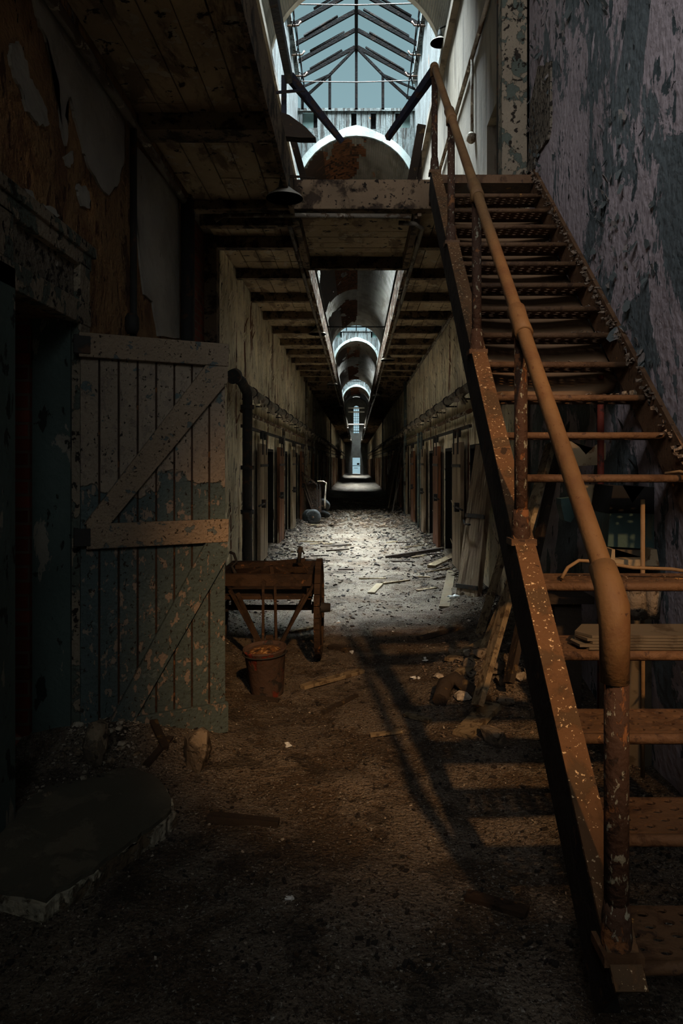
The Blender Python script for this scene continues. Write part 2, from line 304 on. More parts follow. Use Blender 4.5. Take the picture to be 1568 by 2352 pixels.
# window and gate bars in the end wall
wt = tag(thing('window_1', (0, FAR, 5.3), 'tall round-headed window lighting the far end wall', 'window'), kind='structure')
b = B()
for k in range(11): b.box(-.36, .36, FAR+.1, FAR+.14, 5.3+k*.32, 5.34+k*.32)
for x in (-.13, .13): b.box(x-.02, x+.02, FAR+.1, FAR+.14, 5.3, 8.85)
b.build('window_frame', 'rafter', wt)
gt = thing('barred_gate', (0, FAR, 0), 'dark barred gate standing in the bright doorway of the far end wall', 'gate')
b = B()
for k in range(6): b.tube([(-.42+k*.17, FAR+.2, 0.02), (-.42+k*.17, FAR+.2, 2.08)], .016, 6)
b.build('bar', 'darkpipe', gt)
b = B().box(-.5, .5, FAR+.17, FAR+.22, 1.0, 1.08).box(.1, .4, FAR+.15, FAR+.24, 1.15, 1.4).box(-.3, .2, FAR+.16, FAR+.22, .7, .76); b.build('crossbar', 'darkpipe', gt)

# plaster patches left on the orange wall (real raised sheets)
Z = .4082
def jag(pts, amp=.012, n=4):
    out = []
    for i, p in enumerate(pts):
        q = pts[(i+1) % len(pts)]
        for k in range(n):
            t = k/n; v = p.lerp(q, t); v = v+Vector((0, R(-amp, amp), R(-amp, amp)))*(1 if k else .5); out.append(v)
    return out
PATCH = [
 [(45,245),(90,235),(115,290),(140,370),(152,440),(200,510),(245,600),(262,700),(210,710),(160,650),(128,600),(120,530),(70,440),(45,350)],
 [(175,0),(240,0),(690,640),(690,890),(660,1020),(600,1100),(540,1030),(480,920),(445,790),(405,660),(385,540),(350,640),(370,720),(362,830),(335,720),(320,560),(318,470),(280,350),(262,250),(210,150)],
 [(350,880),(395,842),(400,915),(372,935)],
 [(422,1045),(470,1045),(500,1130),(488,1175),(450,1160),(430,1100)],
 [(722,780),(985,1100),(1000,1250),(1000,1900),(880,1890),(850,1700),(800,1660),(775,1440),(765,1300),(745,1150),(726,900)],
 [(120,1060),(165,1070),(190,1130),(150,1110)], [(225,1150),(300,1180),(320,1220),(250,1190)]]
for P in PATCH:
    pts = [wl(x*Z, y*Z, -1.5) for x, y in P]
    pts = jag(pts, .011)
    b = B(); b.poly([p+Vector((-.01, 0, 0)) for p in pts], (.024, 0, 0)); b.build('plaster_patch', 'greyplaster', wl_near)
# pale speckled panel on the stair wall
pts = [at(x, y, 0) if 0 else wl(x, y, 1.52) for x, y in ((1216, 395), (1222, 240), (1240, 150), (1253, 152), (1268, 140), (1268, 290), (1262, 320), (1240, 350), (1228, 392))]
B().poly([p+Vector((.01, 0, 0)) for p in jag(pts, .012)], (-.03, 0, 0)).build('plaster_patch', 'plast', wr)
# grime-dark bare patches and curled paint on the stair wall
b = B()
for i in range(620):
    y = 3.15+R(0, 1)**.8*3.0; line = .32+.882*(y-1.79)
    z = line+R(0.0, 3.2)*R(.1, 1) if R(0, 1) < .75 else line-R(0, 1.2)
    if noise.noise(Vector((1, y*1.1, z*.9))) < -.05: continue
    s = R(.01, .045)*(1.0 if R(0, 1) < .85 else 1.8)
    c = Vector((1.515, y, z)); vs = []
    ang = R(0, 6.3); k = R(.2, 1)
    s *= .8
    for t in range(9):
        a = t*math.pi/4.5+ang; rr = s*R(.35, 1.25)
        dy, dz = math.cos(a)*rr*.7, math.sin(a)*rr
        lift = -max(0, dy*math.cos(ang)+dz*math.sin(ang)+s*.5)*k
        vs.append(b.bm.verts.new(c+Vector((lift-.003, dy, dz))))
    b.bm.faces.new(vs)
o = b.build('paint_curls', 'curl', wr); o['kind'] = 'stuff'
md = o.modifiers.new('solid', 'SOLIDIFY'); md.thickness = .002
# peeling curls on the corridor walls
for X, host, y0 in ((-1.5, wl_mid, 7.7), (1.5, wr, 6.3)):
    b = B()
    for i in range(900):
        y = y0+R(0, 1)**1.8*34; z = R(.3, 3.8); s = R(.012, .05)
        if any(a-.03 < y < c+.9 and z < 2.05 for a, c, _, _ in (LOP if X < 0 else ROP)): continue
        sg = -1 if X > 0 else 1; vs = []
        for t in range(5):
            a = t*2*math.pi/5; dy, dz = math.cos(a)*s*.45, math.sin(a)*s*1.4
            vs.append(b.bm.verts.new(Vector((X+sg*(.004+max(0, dz+s*.4)*.5), y+dy, z+dz))))
        b.bm.faces.new(vs)
    o = b.build('paint_curls', 'peel' if i % 2 else 'peel', host); o['kind'] = 'stuff'
    md = o.modifiers.new('solid', 'SOLIDIFY'); md.thickness = .003

# ---------------------------------------------------------------- vault, skylights
VZ = 8.43; VR = 1.5
def arc(th, r): return r*math.cos(th), VZ+r*math.sin(th)
def vault(y0, y1, mat, gap=None):
    b = B(); n = 72
    for k in range(n):
        if gap and gap[0] < (k+.5)/n < gap[1]: continue
        t0, t1 = math.pi*k/n, math.pi*(k+1)/n
        P = [arc(t0, VR), arc(t1, VR), arc(t1, VR+.14), arc(t0, VR+.14)]
        v = [b.bm.verts.new((x, y, z)) for y in (y0, y1) for (x, z) in P]
        for f in ((3,2,1,0),(4,5,6,7),(0,1,5,4),(1,2,6,5),(2,3,7,6),(3,0,4,7)):
            ff = b.bm.faces.new([v[i] for i in f]); ff.smooth = f == (0,1,5,4)
    return struct(b, 'ceiling', mat)
SK = [(12.2, 18.1), (43.2, 48.7), (71.8, 78.4)]
v1 = vault(-4.2, 9.9, 'vaultnear'); vault(9.9, 11.4, 'vaultnear', (.27, .73)); vault(11.4, 12.2, 'vaultnear'); v2 = vault(SK[0][1], SK[1][0], 'vault'); v3 = vault(SK[1][1], SK[2][0], 'vault'); v4 = vault(SK[2][1], 90.3, 'vault'); vault(90.3, 91.1, 'vault', (.4, .6)); vault(91.1, FAR+.2, 'vault')  # gapped bays are holes added to light the near corridor and end wall
def broken(y0, y1, th0, th1, host, seed, thr=0.0, strips=True):
    b = B(); l = B(); ny = int((y1-y0)/.12); nt = 40; mask = {}
    for i in range(ny):
        for k in range(nt):
            y = y0+(y1-y0)*(i+.5)/ny; t = th0+(th1-th0)*(k+.5)/nt
            e = min(i/ny, 1-i/ny, k/nt*1.4, 9)*3
            nn = noise.noise(Vector((math.cos(t)*2.2+seed, y*.55, math.sin(t)*2.2)))+.4*noise.noise(Vector((t*6, y*2, seed)))
            if nn+min(e, .5)-.15 > thr:
                mask[i, k] = 1; r = VR-.012
                yy0, yy1 = y0+(y1-y0)*i/ny, y0+(y1-y0)*(i+1)/ny
                ta, tb = th0+(th1-th0)*k/nt, th0+(th1-th0)*(k+1)/nt
                q = [(arc(ta, r), yy0), (arc(tb, r), yy0), (arc(tb, r), yy1), (arc(ta, r), yy1)]
                b.bm.faces.new([b.bm.verts.new((p[0], yy, p[1])) for p, yy in q])
    bmesh.ops.remove_doubles(b.bm, verts=b.bm.verts, dist=.001)
    o = b.build('exposed_boards', 'hole', host)
    if strips:                                   # laths hang in the upper part of the hole
        for (i, k) in mask:
            t = th0+(th1-th0)*(k+.5)/nt
            if k > nt*.45 or (i+k) % 1: continue
            yy0 = y0+(y1-y0)*i/ny
            r = VR-.03; ta, tb = th0+(th1-th0)*k/nt, th0+(th1-th0)*(k+1)/nt
            if R(0, 1) < .86:
                p, q = arc(ta, r), arc(tb, r); l.bar((p[0], yy0, p[1]), (q[0], yy0, q[1]), .05, .02, up=(0, 1, 0))
        l.build('lath', 'lath', host)
broken(18.12, 21.8, math.radians(80), math.radians(176), v2, 1.3, -.22)
broken(22.4, 26.5, math.radians(86), math.radians(172), v2, 3.3, -.2)
broken(27, 34, math.radians(88), math.radians(172), v2, 5.3, -.1)
broken(36, 42.6, math.radians(88), math.radians(165), v2, 8.1, .05)
broken(50, 56, math.radians(80), math.radians(160), v3, 2.1, .1)
broken(60, 71, math.radians(80), math.radians(165), v3, 4.4, .1)
broken(79, 88, math.radians(70), math.radians(165), v4, 6.6, .0)
# arch trim at the skylight mouths
def arch_trim(y, w=.12):
    b = B(); n = 28
    for k in range(n):
        t0, t1 = math.pi*k/n, math.pi*(k+1)/n
        p, q = arc(t0, VR+.05), arc(t1, VR+.05); b.bar((p[0], y, p[1]), (q[0], y, q[1]), w, .14, up=(0, 1, 0))
    return b
struct(arch_trim(12.2), 'trim_1', 'greyplaster')
# ribs across the vault further on
for i, y in enumerate((24.6, 34.8, 57.5, 64)):
    struct(arch_trim(y, .08), 'trim_%d' % (i+2), 'whitewood')
EZ, RZ = 11.35, 12.25
def skylight(y0, y1, n, first):
    lab = ['open gabled skylight with bare rafters over the middle of the near corridor', 'second gabled skylight far beyond the footbridge', 'third small bright skylight near the far end'][first]
    t = thing('skylight', (0, (y0+y1)/2, VZ), lab, 'skylight')
    for s in (-1, 1):
        b = B(); m = 14
        for k in range(m):
            ya, yb = y0+(y1-y0)*k/m, y0+(y1-y0)*(k+1)/m
            b.box(s*1.5, s*1.62, ya+.006, yb-.006, VZ, EZ-(.0 if k % 3 else .5))
        b.build('side_boards', 'whitewood', t)
        B().box(s*1.42, s*1.64, y0, y1, EZ-.06, EZ+.06).build('eaves_beam', 'whitewood', t)
    B().box(-.04, .04, y0-.3, y1+.05, RZ-.12, RZ+.04).build('ridge_beam', 'rafter', t)
    ks = [(y1-.02-.72*i) for i in range(n)]
    for i, y in enumerate(ks):
        for s in (-1, 1):
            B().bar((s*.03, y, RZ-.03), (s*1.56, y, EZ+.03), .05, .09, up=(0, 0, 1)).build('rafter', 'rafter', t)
            if first == 0 and i < 5:
                a = R(.05, .3); e = R(.55, .85)
                p = Vector((s*.05, y-.22, RZ-.06)).lerp(Vector((s*1.5, y-.22, EZ)), a); q = Vector((s*.05, y-.22, RZ-.06)).lerp(Vector((s*1.5, y-.22, EZ)), e)
                B().bar(p, q, .05, .035, j=.01).build('glazing_bar', 'rafter', t)
    sill = 10.6
    b = B()                                         # far gable: white boards under the sill, down to the arch
    def archz(x): return VZ+math.sqrt(max(0, (VR)**2-x*x))
    nb = 24
    for k in range(nb):
        xa, xb = -1.5+3*k/nb, -1.5+3*(k+1)/nb; xm = (xa+xb)/2
        zt = sill
        if k in (1, 2, 3) or k in (20, 21, 22): zt = 10.15
        if first == 0 and k in (11, 15): zt = max(archz(xm)+.25, 10.0)
        if archz(xm)+.04 < zt: b.box(xa+.004, xb-.004, y1-.03, y1+.02, archz(xm)-.02, zt)
    b.build('gable_boards', 'whitewood', t)
    for xa, xb in ((-1.5, -1.1), (1.1, 1.5)): B().box(xa, xb, y1+.06, y1+.07, 9.9, 10.57).build('sky_panel', 'teal', t)  # opaque teal panels standing in for sky seen through the openings
    B().box(-1.1, 1.1, y1+.06, y1+.08, 9.95, 10.57).build('gable_backing', 'rafter', t)
    b = B(); m = 20                                 # pointed white hood over the arch
    P = []
    for k in range(m+1):
        a = math.pi*k/m; P.append(arc(a, VR-.01))
    hood = [Vector((x, y1-.10, z)) for x, z in P]
    outer = []
    for k in range(m+1):
        a = math.pi*k/m; r = VR+.16+.10*max(0, 1-abs(a-math.pi/2)/.35)
        x, z = arc(a, r); outer.append(Vector((max(-1.5, min(1.5, x)), y1-.10, z)))
    for k in range(m):
        v = [b.bm.verts.new(p) for p in (hood[k], hood[k+1], outer[k+1], outer[k])]+[b.bm.verts.new(p+Vector((0, .06, 0))) for p in (hood[k], hood[k+1], outer[k+1], outer[k])]
        for f in ((3,2,1,0),(4,5,6,7),(0,1,5,4),(2,3,7,6)): b.bm.faces.new([v[i] for i in f])
    b.build('arch_hood', 'hood', t)
    B().box(-1.5, 1.5, y1-.06, y1+.05, sill-.03, sill+.04).build('gable_sill', 'whitewood', t)
    for x in (-1.38, -.68, 0, .68, 1.38):
        zt = RZ-(RZ-EZ)*abs(x)/1.5
        if abs(x) > 1: zt = 10.95
        elif abs(x) > .5: zt = 11.5
        B().box(x-.035, x+.035, y1-.06, y1, sill, zt).build('mullion', 'rafter', t)
    for s in (-1, 1):
        B().bar((0, y1-.04, RZ-.05), (s*.68, y1-.04, 11.5), .05, .06).bar((s*.68, y1-.04, 11.5), (s*1.4, y1-.04, 10.85), .05, .06).build('gable_brace', 'rafter', t)
        B().bar((s*.68, y1-.04, 11.5), (s*1.5, y1-.1, 11.1), .04, .05).build('gable_brace', 'rafter', t)
    return t
skylight(*SK[0], 9, 0); skylight(*SK[1], 8, 1); skylight(*SK[2], 9, 2)
# tie wires and hanging window gear under the near skylight
for y, z in ((16.7, 10.60), (13.6, 10.42)):
    B().tube([(-1.45, y, z), (0, y, z-.02), (1.45, y, z+.02)], .012, 6).build('tie_wire', 'darkpipe', label='thin tie wire stretched %s the near skylight' % ('low across the far part of' if y > 15 else 'across the mouth of'), cat='wire')
for s in (-1, 1):
    t = thing('window_winding_gear', (s*1.35, 15, 9.8), 'broken wire winding gear hanging along the %s eaves of the near skylight' % ('left' if s < 0 else 'right'), 'winding gear')
    for y in (13.4, 14.3, 15.3, 16.4, 17.3):
        z = 11.15
        B().tube([(s*1.42, y, z), (s*1.30, y, z-.05), (s*1.26, y+.05, z-.5), (s*1.33, y, z-.9)], .013, 6).build('rod', 'rafter', t)
        B().tube([(s*1.5, y, z-.1), (s*1.25, y-.05, z-.12), (s*1.2, y-.05, z-.03)], .02, 6).build('lever', 'post', t)
    B().tube([(s*1.30, 12.6, 10.9), (s*1.3, 15, 10.85), (s*1.28, 17.9, 10.8)], .012, 6).build('cord', 'rafter', t)

# ---------------------------------------------------------------- gallery walkways
def gallery(s, y0, lab):
    t = thing('gallery_walkway', (s*1.05, y0, 3.8), lab, 'walkway')
    b = B(); xi, xo = s*.6, s*1.5
    ya = y0; k = 0                     # under-boarding in panels
    while ya < FAR:
        yb = min(ya+1.24, FAR); n = 5
        for i in range(n):
            xa = xi+(xo-xi)*i/n; xb = xi+(xo-xi)*(i+1)/n; dz = R(-.006, .006)
            b.box(min(xa, xb)+.004, max(xa, xb)-.004, ya, yb, 3.98+dz, 4.03+dz)
        ya = yb
    b.build('boarding', 'galwood', t)
    b = B().box(min(xi, xo), max(xi, xo), y0, FAR, 4.04, 4.12); b.build('deck', 'beam', t)
    js = []
    y = y0+.05
    if s < 0: js = [-.5, .9, 2.9, 4.9]; y = 7.5
    else: y = 7.5
    while y < FAR: js.append(y); y += 1.24
    for y in js:
        w = .2 if y < 5 else .1
        B().box(min(xi, xo)+.02, max(xi, xo), y-w/2, y+w/2, 3.86, 3.99).build('joist', 'beam', t)
    for (ya, yb, m) in ((y0, 8.3, 'beam'), (8.3, FAR, 'strip')):
        if yb > ya:
            b = B(); y = ya
            while y < yb:
                e = min(y+1.24, yb); b.box(min(xi, xi-s*.035), max(xi, xi-s*.035), y, e-.004, 3.86+R(-.006, .006), 4.2); y = e
            b.build('fascia', m, t)
    return t
GL = gallery(-1, -4, 'left walkway running the length of the corridor, its boarded underside in joisted bays')
GR = gallery(1, 6.5, 'right walkway running away from the footbridge and the stair head')
# white-flaking ledge strips seen through the slot
# conduits under the inner edges, and cornice pipes along the walls
B().tube([(-.63, 6.7, 3.82), (-.63, 40, 3.82), (-.63, FAR-.1, 3.82)], .022, 8).build('conduit', 'pipe', label='thin conduit fixed below the inner edge of the left walkway', cat='pipe')
B().tube([(.4, 6.62, 3.84), (.55, 6.64, 3.84), (.63, 6.75, 3.83), (.63, 7.2, 3.82), (.63, FAR-.1, 3.82)], .022, 8).build('conduit', 'pipe', label='thin conduit fixed below the inner edge of the right walkway', cat='pipe')
B().tube([(-1.44, .3, 3.78), (-1.44, 6.2, 3.78)], .03, 10).build('conduit', 'pipe', label='pipe running along the top of the orange plaster wall below the left walkway', cat='pipe')
B().tube([(1.44, 8.0, 3.8), (1.44, 25, 3.8)], .025, 8).build('conduit', 'pipe', label='thin pipe in the corner between right corridor wall and walkway', cat='pipe')

# footbridge
t = thing('footbridge', (0, 7.4, 3.85), 'timber footbridge joining the two walkways at the stair head, seen from below', 'footbridge')
B().box(-1.5, .70, 6.42, 6.56, 3.9, 4.17).build('front_beam', 'beam', t, bevel=.008)
b = B()
for k in range(9):
    y = 6.6+k*.19; b.box(-.56, .56, y, y+.184, 4.0, 4.04, j=.003)
b.build('boarding', 'galwood', t)
B().box(-.6, .6, 6.56, 8.3, 4.06, 4.14).build('deck', 'beam', t)
B().box(-.6, .6, 8.26, 8.34, 3.86, 4.2).build('back_beam', 'beam', t)
for x in (-.57, .57): B().box(x-.03, x+.03, 6.56, 8.3, 3.86, 4.05).build('side_beam', 'beam', t)
B().tube([(-1.3, 6.5, 3.82), (-1.22, 6.5, 3.87), (-.5, 6.5, 3.87), (.5, 6.5, 3.86)], .022, 8).build('pipe', 'pipe', t)
B().box(-1.5, -.6, 6.75, 6.85, 3.86, 3.99).build('joist', 'beam', t)

# broken rails of the bridge and left walkway
t = thing('broken_railing', (-.6, 6.4, 4.15), 'dark broken handrail along the left walkway edge, its end hanging over the footbridge', 'railing')
L0 = at(618, -60, 4.6); L1 = at(664, 180, 6.35); L2 = at(786, 326, 6.6)
B().bar(L0, L1, .06, .09).build('rail', 'blue', t)
B().bar(L1+Vector((0, 0, .02)), L2, .05, .085, taper=.6).build('rail', 'blue', t)
B().bar(at(652, 395, 6.4), at(652, 175, 6.4), .045, .045).build('post', 'blue', t)
B().bar(at(630, 213, 6.2), at(700, 207, 6.3), .02, .02).build('bracket', 'blue', t)
t = thing('broken_railing', (.66, 6.3, 4.15), 'dark broken rail slanting down from the top of the stair newel over the footbridge', 'railing')
B().bar(at(996, 165, 6.0), at(889, 318, 6.5), .06, .075, taper=.7).build('rail', 'blue', t)
t = thing('leaning_boards', (.6, 7.4, 4.15), 'two dark leaning boards standing on the footbridge beside the stair head', 'boards')
B().bar(at(931, 490, 7.4), at(968, 288, 7.4), .09, .05, up=(0, 1, 0)).build('board', 'darkplank', t)
B().bar(at(963, 490, 7.5), at(962, 290, 7.45), .05, .04, up=(0, 1, 0)).build('board', 'darkplank', t)
t = thing('loose_boards', (-.6, 6.3, 4.6), 'splintered dark boards sticking out from the left walkway edge', 'boards')
B().poly([at(x, y, 6.0) for x, y in ((640, 256), (664, 264), (700, 290), (725, 316), (690, 316), (648, 312))], (0, .1, 0)).build('board', 'darkplank', t)
B().bar(at(660, 405, 6.0), at(722, 408, 6.3), .03, .02, taper=.4).build('splinter', 'darkplank', t)
B().bar(at(672, 318, 7.6), at(700, 420, 7.3), .07, .03, up=(0, 1, 0)).build('board', 'darkplank', t)

# ---------------------------------------------------------------- staircase
def tz(y): return .323+.882*(y-1.793)
ST = thing('staircase', (1.05, 1.8, 0), 'rusty iron staircase climbing along the right wall to the walkway', 'staircase')
yb, yt = 1.74, 5.98
def strip(xa, xb, lo, hi, ya=yb, yc=yt):
    b = B(); n = Vector((0, -.661, .75))
    pts = []
    for y in (ya, yc):
        c = Vector((0, y, tz(y)))
        for x in (xa, xb):
            for h in (lo, hi): pts.append(c+n*h+Vector((x, 0, 0)))
    v = [b.bm.verts.new(p) for p in pts]
    for f in ((0,1,3,2),(4,6,7,5),(0,4,5,1),(2,3,7,6),(0,2,6,4),(1,5,7,3)): b.bm.faces.new([v[i] for i in f])
    return b
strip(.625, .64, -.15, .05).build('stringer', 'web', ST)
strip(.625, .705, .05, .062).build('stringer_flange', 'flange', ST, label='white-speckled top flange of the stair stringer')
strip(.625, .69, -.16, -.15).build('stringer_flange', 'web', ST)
strip(1.49, 1.515, -.16, .06).build('stringer', 'rust', ST)
def tread(i, y, z):
    t = B(); x0, x1 = .64, 1.5; dep = .235; nx, ny = 14, 4
    cw = (x1-x0-.04)/nx; ch = (dep-.03)/ny
    for a in range(nx):
        for c in range(ny):
            cx = x0+.02+cw*(a+.5+(0.0)); cy = y+.025+ch*(c+.5); n = 8; outer = []; inner = []
            sq = [(1,0),(1,1),(0,1),(-1,1),(-1,0),(-1,-1),(0,-1),(1,-1)]
            for k in range(n):
                outer.append(t.bm.verts.new((cx+sq[k][0]*cw/2, cy+sq[k][1]*ch/2, z)))
                an = k*math.pi/4; inner.append(t.bm.verts.new((cx+math.cos(an)*cw*.30, cy+math.sin(an)*ch*.24+(.25*ch if a % 2 else -.25*ch)*.6, z)))
            for k in range(n): t.bm.faces.new((outer[k], outer[(k+1) % n], inner[(k+1) % n], inner[k]))
    bmesh.ops.remove_doubles(t.bm, verts=t.bm.verts, dist=.0005)
    r = bmesh.ops.extrude_face_region(t.bm, geom=list(t.bm.faces)); bmesh.ops.translate(t.bm, vec=(0, 0, -.008), verts=[v for v in r['geom'] if isinstance(v, bmesh.types.BMVert)])
    t.box(x0, x0+.02, y, y+dep, z-.008, z).box(x1-.02, x1, y, y+dep, z-.008, z)
    t.box(x0, x1, y+dep-.006, y+dep, z-.03, z)
    tr = t.build('tread', 'rust', ST)
    nz_ = B().tube([(x0, y+.008, z-.016), (x1, y+.008, z-.016)], .0175, 10); nz_.build('nosing', 'rust', tr)
for i in range(18):
    y = 1.793+.2296*i; z = .323+.2025*i
    if i == 5: continue                    # the missing step
    tread(i, y, z)
B().box(.66, 1.5, 5.9, 6.45, 3.93, 4.0).build('landing', 'rust', ST)
# sagging soffit sheet beneath the upper flight
b = B(); nx, ny = 14, 30; G = []
for a in range(ny+1):
    y = 4.0+(5.9-4.0)*a/ny; row = []
    for c in range(nx+1):
        u = c/nx; x = .66+.84*u; sag = .06*math.sin(math.pi*u)
        row.append(b.bm.verts.new((x, y+(.12*(1-math.sin(math.pi*u)) if a == 0 else 0), tz(y)-.26-sag)))
    G.append(row)
for a in range(ny):
    for c in range(nx):
        f = b.bm.faces.new((G[a][c], G[a][c+1], G[a+1][c+1], G[a+1][c])); f.smooth = True
o = b.build('soffit_sheet', 'soffit', ST); md = o.modifiers.new('s', 'SOLIDIFY'); md.thickness = .006
PY = [1.79, 2.83, 3.87, 4.91, 5.95]
def rz(y): return 1.24+.889*(y-1.79)
for i, y in enumerate(PY):
    zb = tz(y)+.06
    ps = B().tube([(.66, y, zb-.08), (.66, y, rz(y)-.02)], .026 if i else .031, 14).build('newel_post' if i in (0, 4) else 'post', 'post', ST)
    B().lathe([(.036, -.04), (.04, 0), (.036, .1), (.030, .14)], (.66, y, zb-.03), 16).build('post_socket', 'post', ps)
    B().box(.612, .712, y-.05, y+.05, zb-.03, zb-.005).build('post_flange', 'rust', ps)
d = Vector((0, 1, .889)).normalized()
A = Vector((.655, PY[0], rz(PY[0]))); Bp = Vector((.655, PY[4], rz(PY[4])))
B().tube([A-Vector((0, 0, .10)), A-Vector((0, .004, .03)), A+d*.05, A+d*.5, Bp-d*.2, Bp-d*.02, Bp+Vector((0, .01, -.06))], .0275, 16).build('handrail', 'rail', ST)
for i, y in enumerate(PY):
    c = Vector((.655, y, rz(y)))
    if i == 0:
        B().tube([c-Vector((0, 0, .20)), c-Vector((0, 0, .06)), c-Vector((0, -.01, .01)), c+d*.06, c+d*.12], [.036, .038, .041, .037, .036], 16).build('elbow', 'rail', ST)
    elif i == 4:
        B().tube([c-Vector((0, 0, .1)), c+Vector((0, 0, -.03)), c-d*.03, c-d*.12], [.034, .036, .037, .034], 16).build('elbow', 'rail', ST)
    else:
        B().tube([c-d*.10, c-d*.098, c-d*.02, c+d*.02, c+d*.085, c+d*.09], [.030, .037, .035, .035, .038, .031], 16).build('coupling', 'rail', ST)
        B().tube([c-Vector((0, 0, .07)), c-Vector((0, 0, .015))], .031, 12).build('coupling', 'rail', ST)

# things on the stairs: slates, cable, crumbs
y4 = 1.793+.2296*3; z4 = .323+.2025*3
for k in range(5):
    a = R(-.02, .02); x0 = .82+R(-.012, .012); zz = z4+.001+k*.0105
    B().poly([(x0+a, y4+.02, zz), (x0+.50, y4+.015+a*.3, zz), (x0+.56, y4+.05, zz), (x0+.53, y4+.2, zz), (x0+.03, y4+.2, zz), (x0-.03, y4+.09, zz)], (0, 0, .009)).build('slate', 'sheet', label='dusty flat slate in the neat stack on the stair tread, %s' % ['lowest', 'second from the bottom', 'in the middle', 'second from the top', 'topmost'][k], cat='slate', group='slates stacked on a stair tread')
z5 = .323+.2025*4; y5 = 1.793+.2296*4; z6 = z5+.2025; y6 = y5+.2296
zc = z6+.0
B().tube([(.80, y5+.04, z5+.01), (.83, y5+.06, z5+.05), (.88, y5+.08, z5+.075), (.95, y5+.09, z5+.07), (1.1, y5+.09, z5+.045), (1.25, y5+.09, z5+.04), (1.38, y5+.1, z5+.02), (1.42, y5+.12, z5+.05), (1.44, y5+.14, z5+.2), (1.45, y5+.2, z6+.12), (1.47, y6+.1, z6+.2), (1.45, y6+.22, z6+.22), (1.40, y6+.26, z6+.21)], .007, 8).build('cable', 'cable', label='loose tan cable looped over the staircase treads beside the wall', cat='cable')
def crumbs(y, z, x0, x1, n, sz, i):
    b = B()
    for _ in range(n):
        u = R(0, 1)**.5; b.rock((x0+(x1-x0)*u, y+R(.03, .2), z+R(0, .018)*u), (R(.4, 1)*sz, R(.4, 1)*sz, R(.2, .5)*sz), 7)
    o = b.build('tread_litter', 'flake', label='heap of dry paint flakes on the wall end of a stair tread, %s' % i, cat='litter', kind='stuff')
order = ['first with one above the missing step', 'second above the missing step', 'third above the missing step', 'fourth above the missing step', 'fifth above the missing step', 'sixth above the missing step', 'seventh above the missing step', 'eighth above the missing step', 'ninth above the missing step']
for q, i in enumerate(range(8, 17)):
    crumbs(1.793+.2296*i, .323+.2025*i, .98, 1.48, 46, .02, order[q])
crumbs(y5+.0, z5, .72, 1.48, 40, .008, 'on the perforated step below the missing one')
for k, (x, i, s) in enumerate(((.72, 8, .022), (.755, 8, .016), (.73, 9, .018), (1.44, 8, .026), (1.40, 8, .02))):
    yy = 1.793+.2296*i; zz = .323+.2025*i
    B().rock((x, yy+.05, zz+s*.6), (s, s, s*.8), 12).build('rubble_stone', 'stone', label=['larger pale stone left on the tread above the missing step, by the post', 'smaller pale stone on the same tread right of the post', 'single pale stone on the tread two above the missing step', 'pale stone by the wall on the tread above the missing step', 'stone lying left of another by the wall on the tread above the missing step'][k], cat='stone')
# debris ridge where stair meets wall
b = B()
for k in range(260):
    y = R(3.0, 5.95); b.rock((1.5-R(0, .04), y, tz(y)+.04+R(-.02, .04)), (R(.008, .028), R(.01, .035), R(.006, .02)), 7)
b.build('stringer_litter', 'flake', label='crust of flaked paint lying along the wall stringer of the stairs', cat='litter', kind='stuff')

# ---------------------------------------------------------------- left doorway and plank door
DF = tag(thing('door_1', (-1.5, 3.36, 0), 'flaking panelled frame around the dark doorway in the orange wall', 'doorway'), kind='structure')
B().box(-1.52, -1.455, 3.72, 3.86, 0, 2.42).build('jamb', 'frame', DF, bevel=.006)
B().box(-1.70, -1.50, 3.70, 3.745, 0, 2.35).build('jamb', 'jamb', DF, label='green-painted inner face of the jamb')
B().box(-1.95, -1.71, 3.69, 3.738, 0, 2.35).build('reveal', 'brick', DF)
B().box(-1.52, -1.45, 2.86, 3.0, 0, 2.42).build('jamb', 'jamb', DF)
B().box(-1.52, -1.45, 2.86, 3.86, 2.33, 2.45).build('lintel', 'frame', DF, bevel=.006)
B().box(-1.52, -1.44, 2.80, 3.92, 2.72, 2.78).box(-1.52, -1.455, 2.82, 3.88, 2.64, 2.72).build('cornice', 'frame', DF, bevel=.006)
B().box(-1.52, -1.455, 3.72, 3.86, 2.45, 2.66).box(-1.52, -1.455, 2.86, 3.0, 2.45, 2.66).build('transom_frame', 'frame', DF, bevel=.006)
B().box(-1.52, -1.49, 3.0, 3.72, 2.45, 2.64).build('transom_panel', 'plast', DF)
H = Vector((-1.452, 3.70, 0)); E = Vector((-.75, 4.07, 0)); dv = (E-H); DW = dv.length; dv.normalize(); dn = Vector((dv.y, -dv.x, 0)); ang = math.atan2(dv.y, dv.x)
DR = thing('plank_door', H, 'tall ledged and braced plank door with flaking cream and grey-green paint, swung open from the doorway', 'door')
def dpart(name, fn, mat, parent=DR, bev=.004):           # written in door space: x along the leaf, y out to the camera is negative
    b = B(); fn(b)
    bmesh.ops.transform(b.bm, matrix=Matrix.Translation(H) @ Matrix.Rotation(ang, 4, 'Z'), verts=b.bm.verts)
    return b.build(name, mat, parent, bevel=bev)
z0, z1 = .06, 2.27; nb = 8; bw = DW/nb
for k in range(nb):
    dpart('board', lambda b: b.box(k*bw+.005, (k+1)*bw-.005, .0, .028, z0+R(-.004, .004), z1-.03), 'door')
    if k: dpart('board_bead', lambda b: b.box(k*bw-.006, k*bw+.006, .004, .02, z0, z1-.03), 'cartwood', bev=0)
r1 = dpart('rail', lambda b: b.box(-.005, DW+.004, -.034, .0, 2.145, 2.275, j=.002), 'doorrail')
r2 = dpart('rail', lambda b: b.box(.03, DW+.004, -.034, .0, 1.14, 1.27, j=.002), 'doorrail')
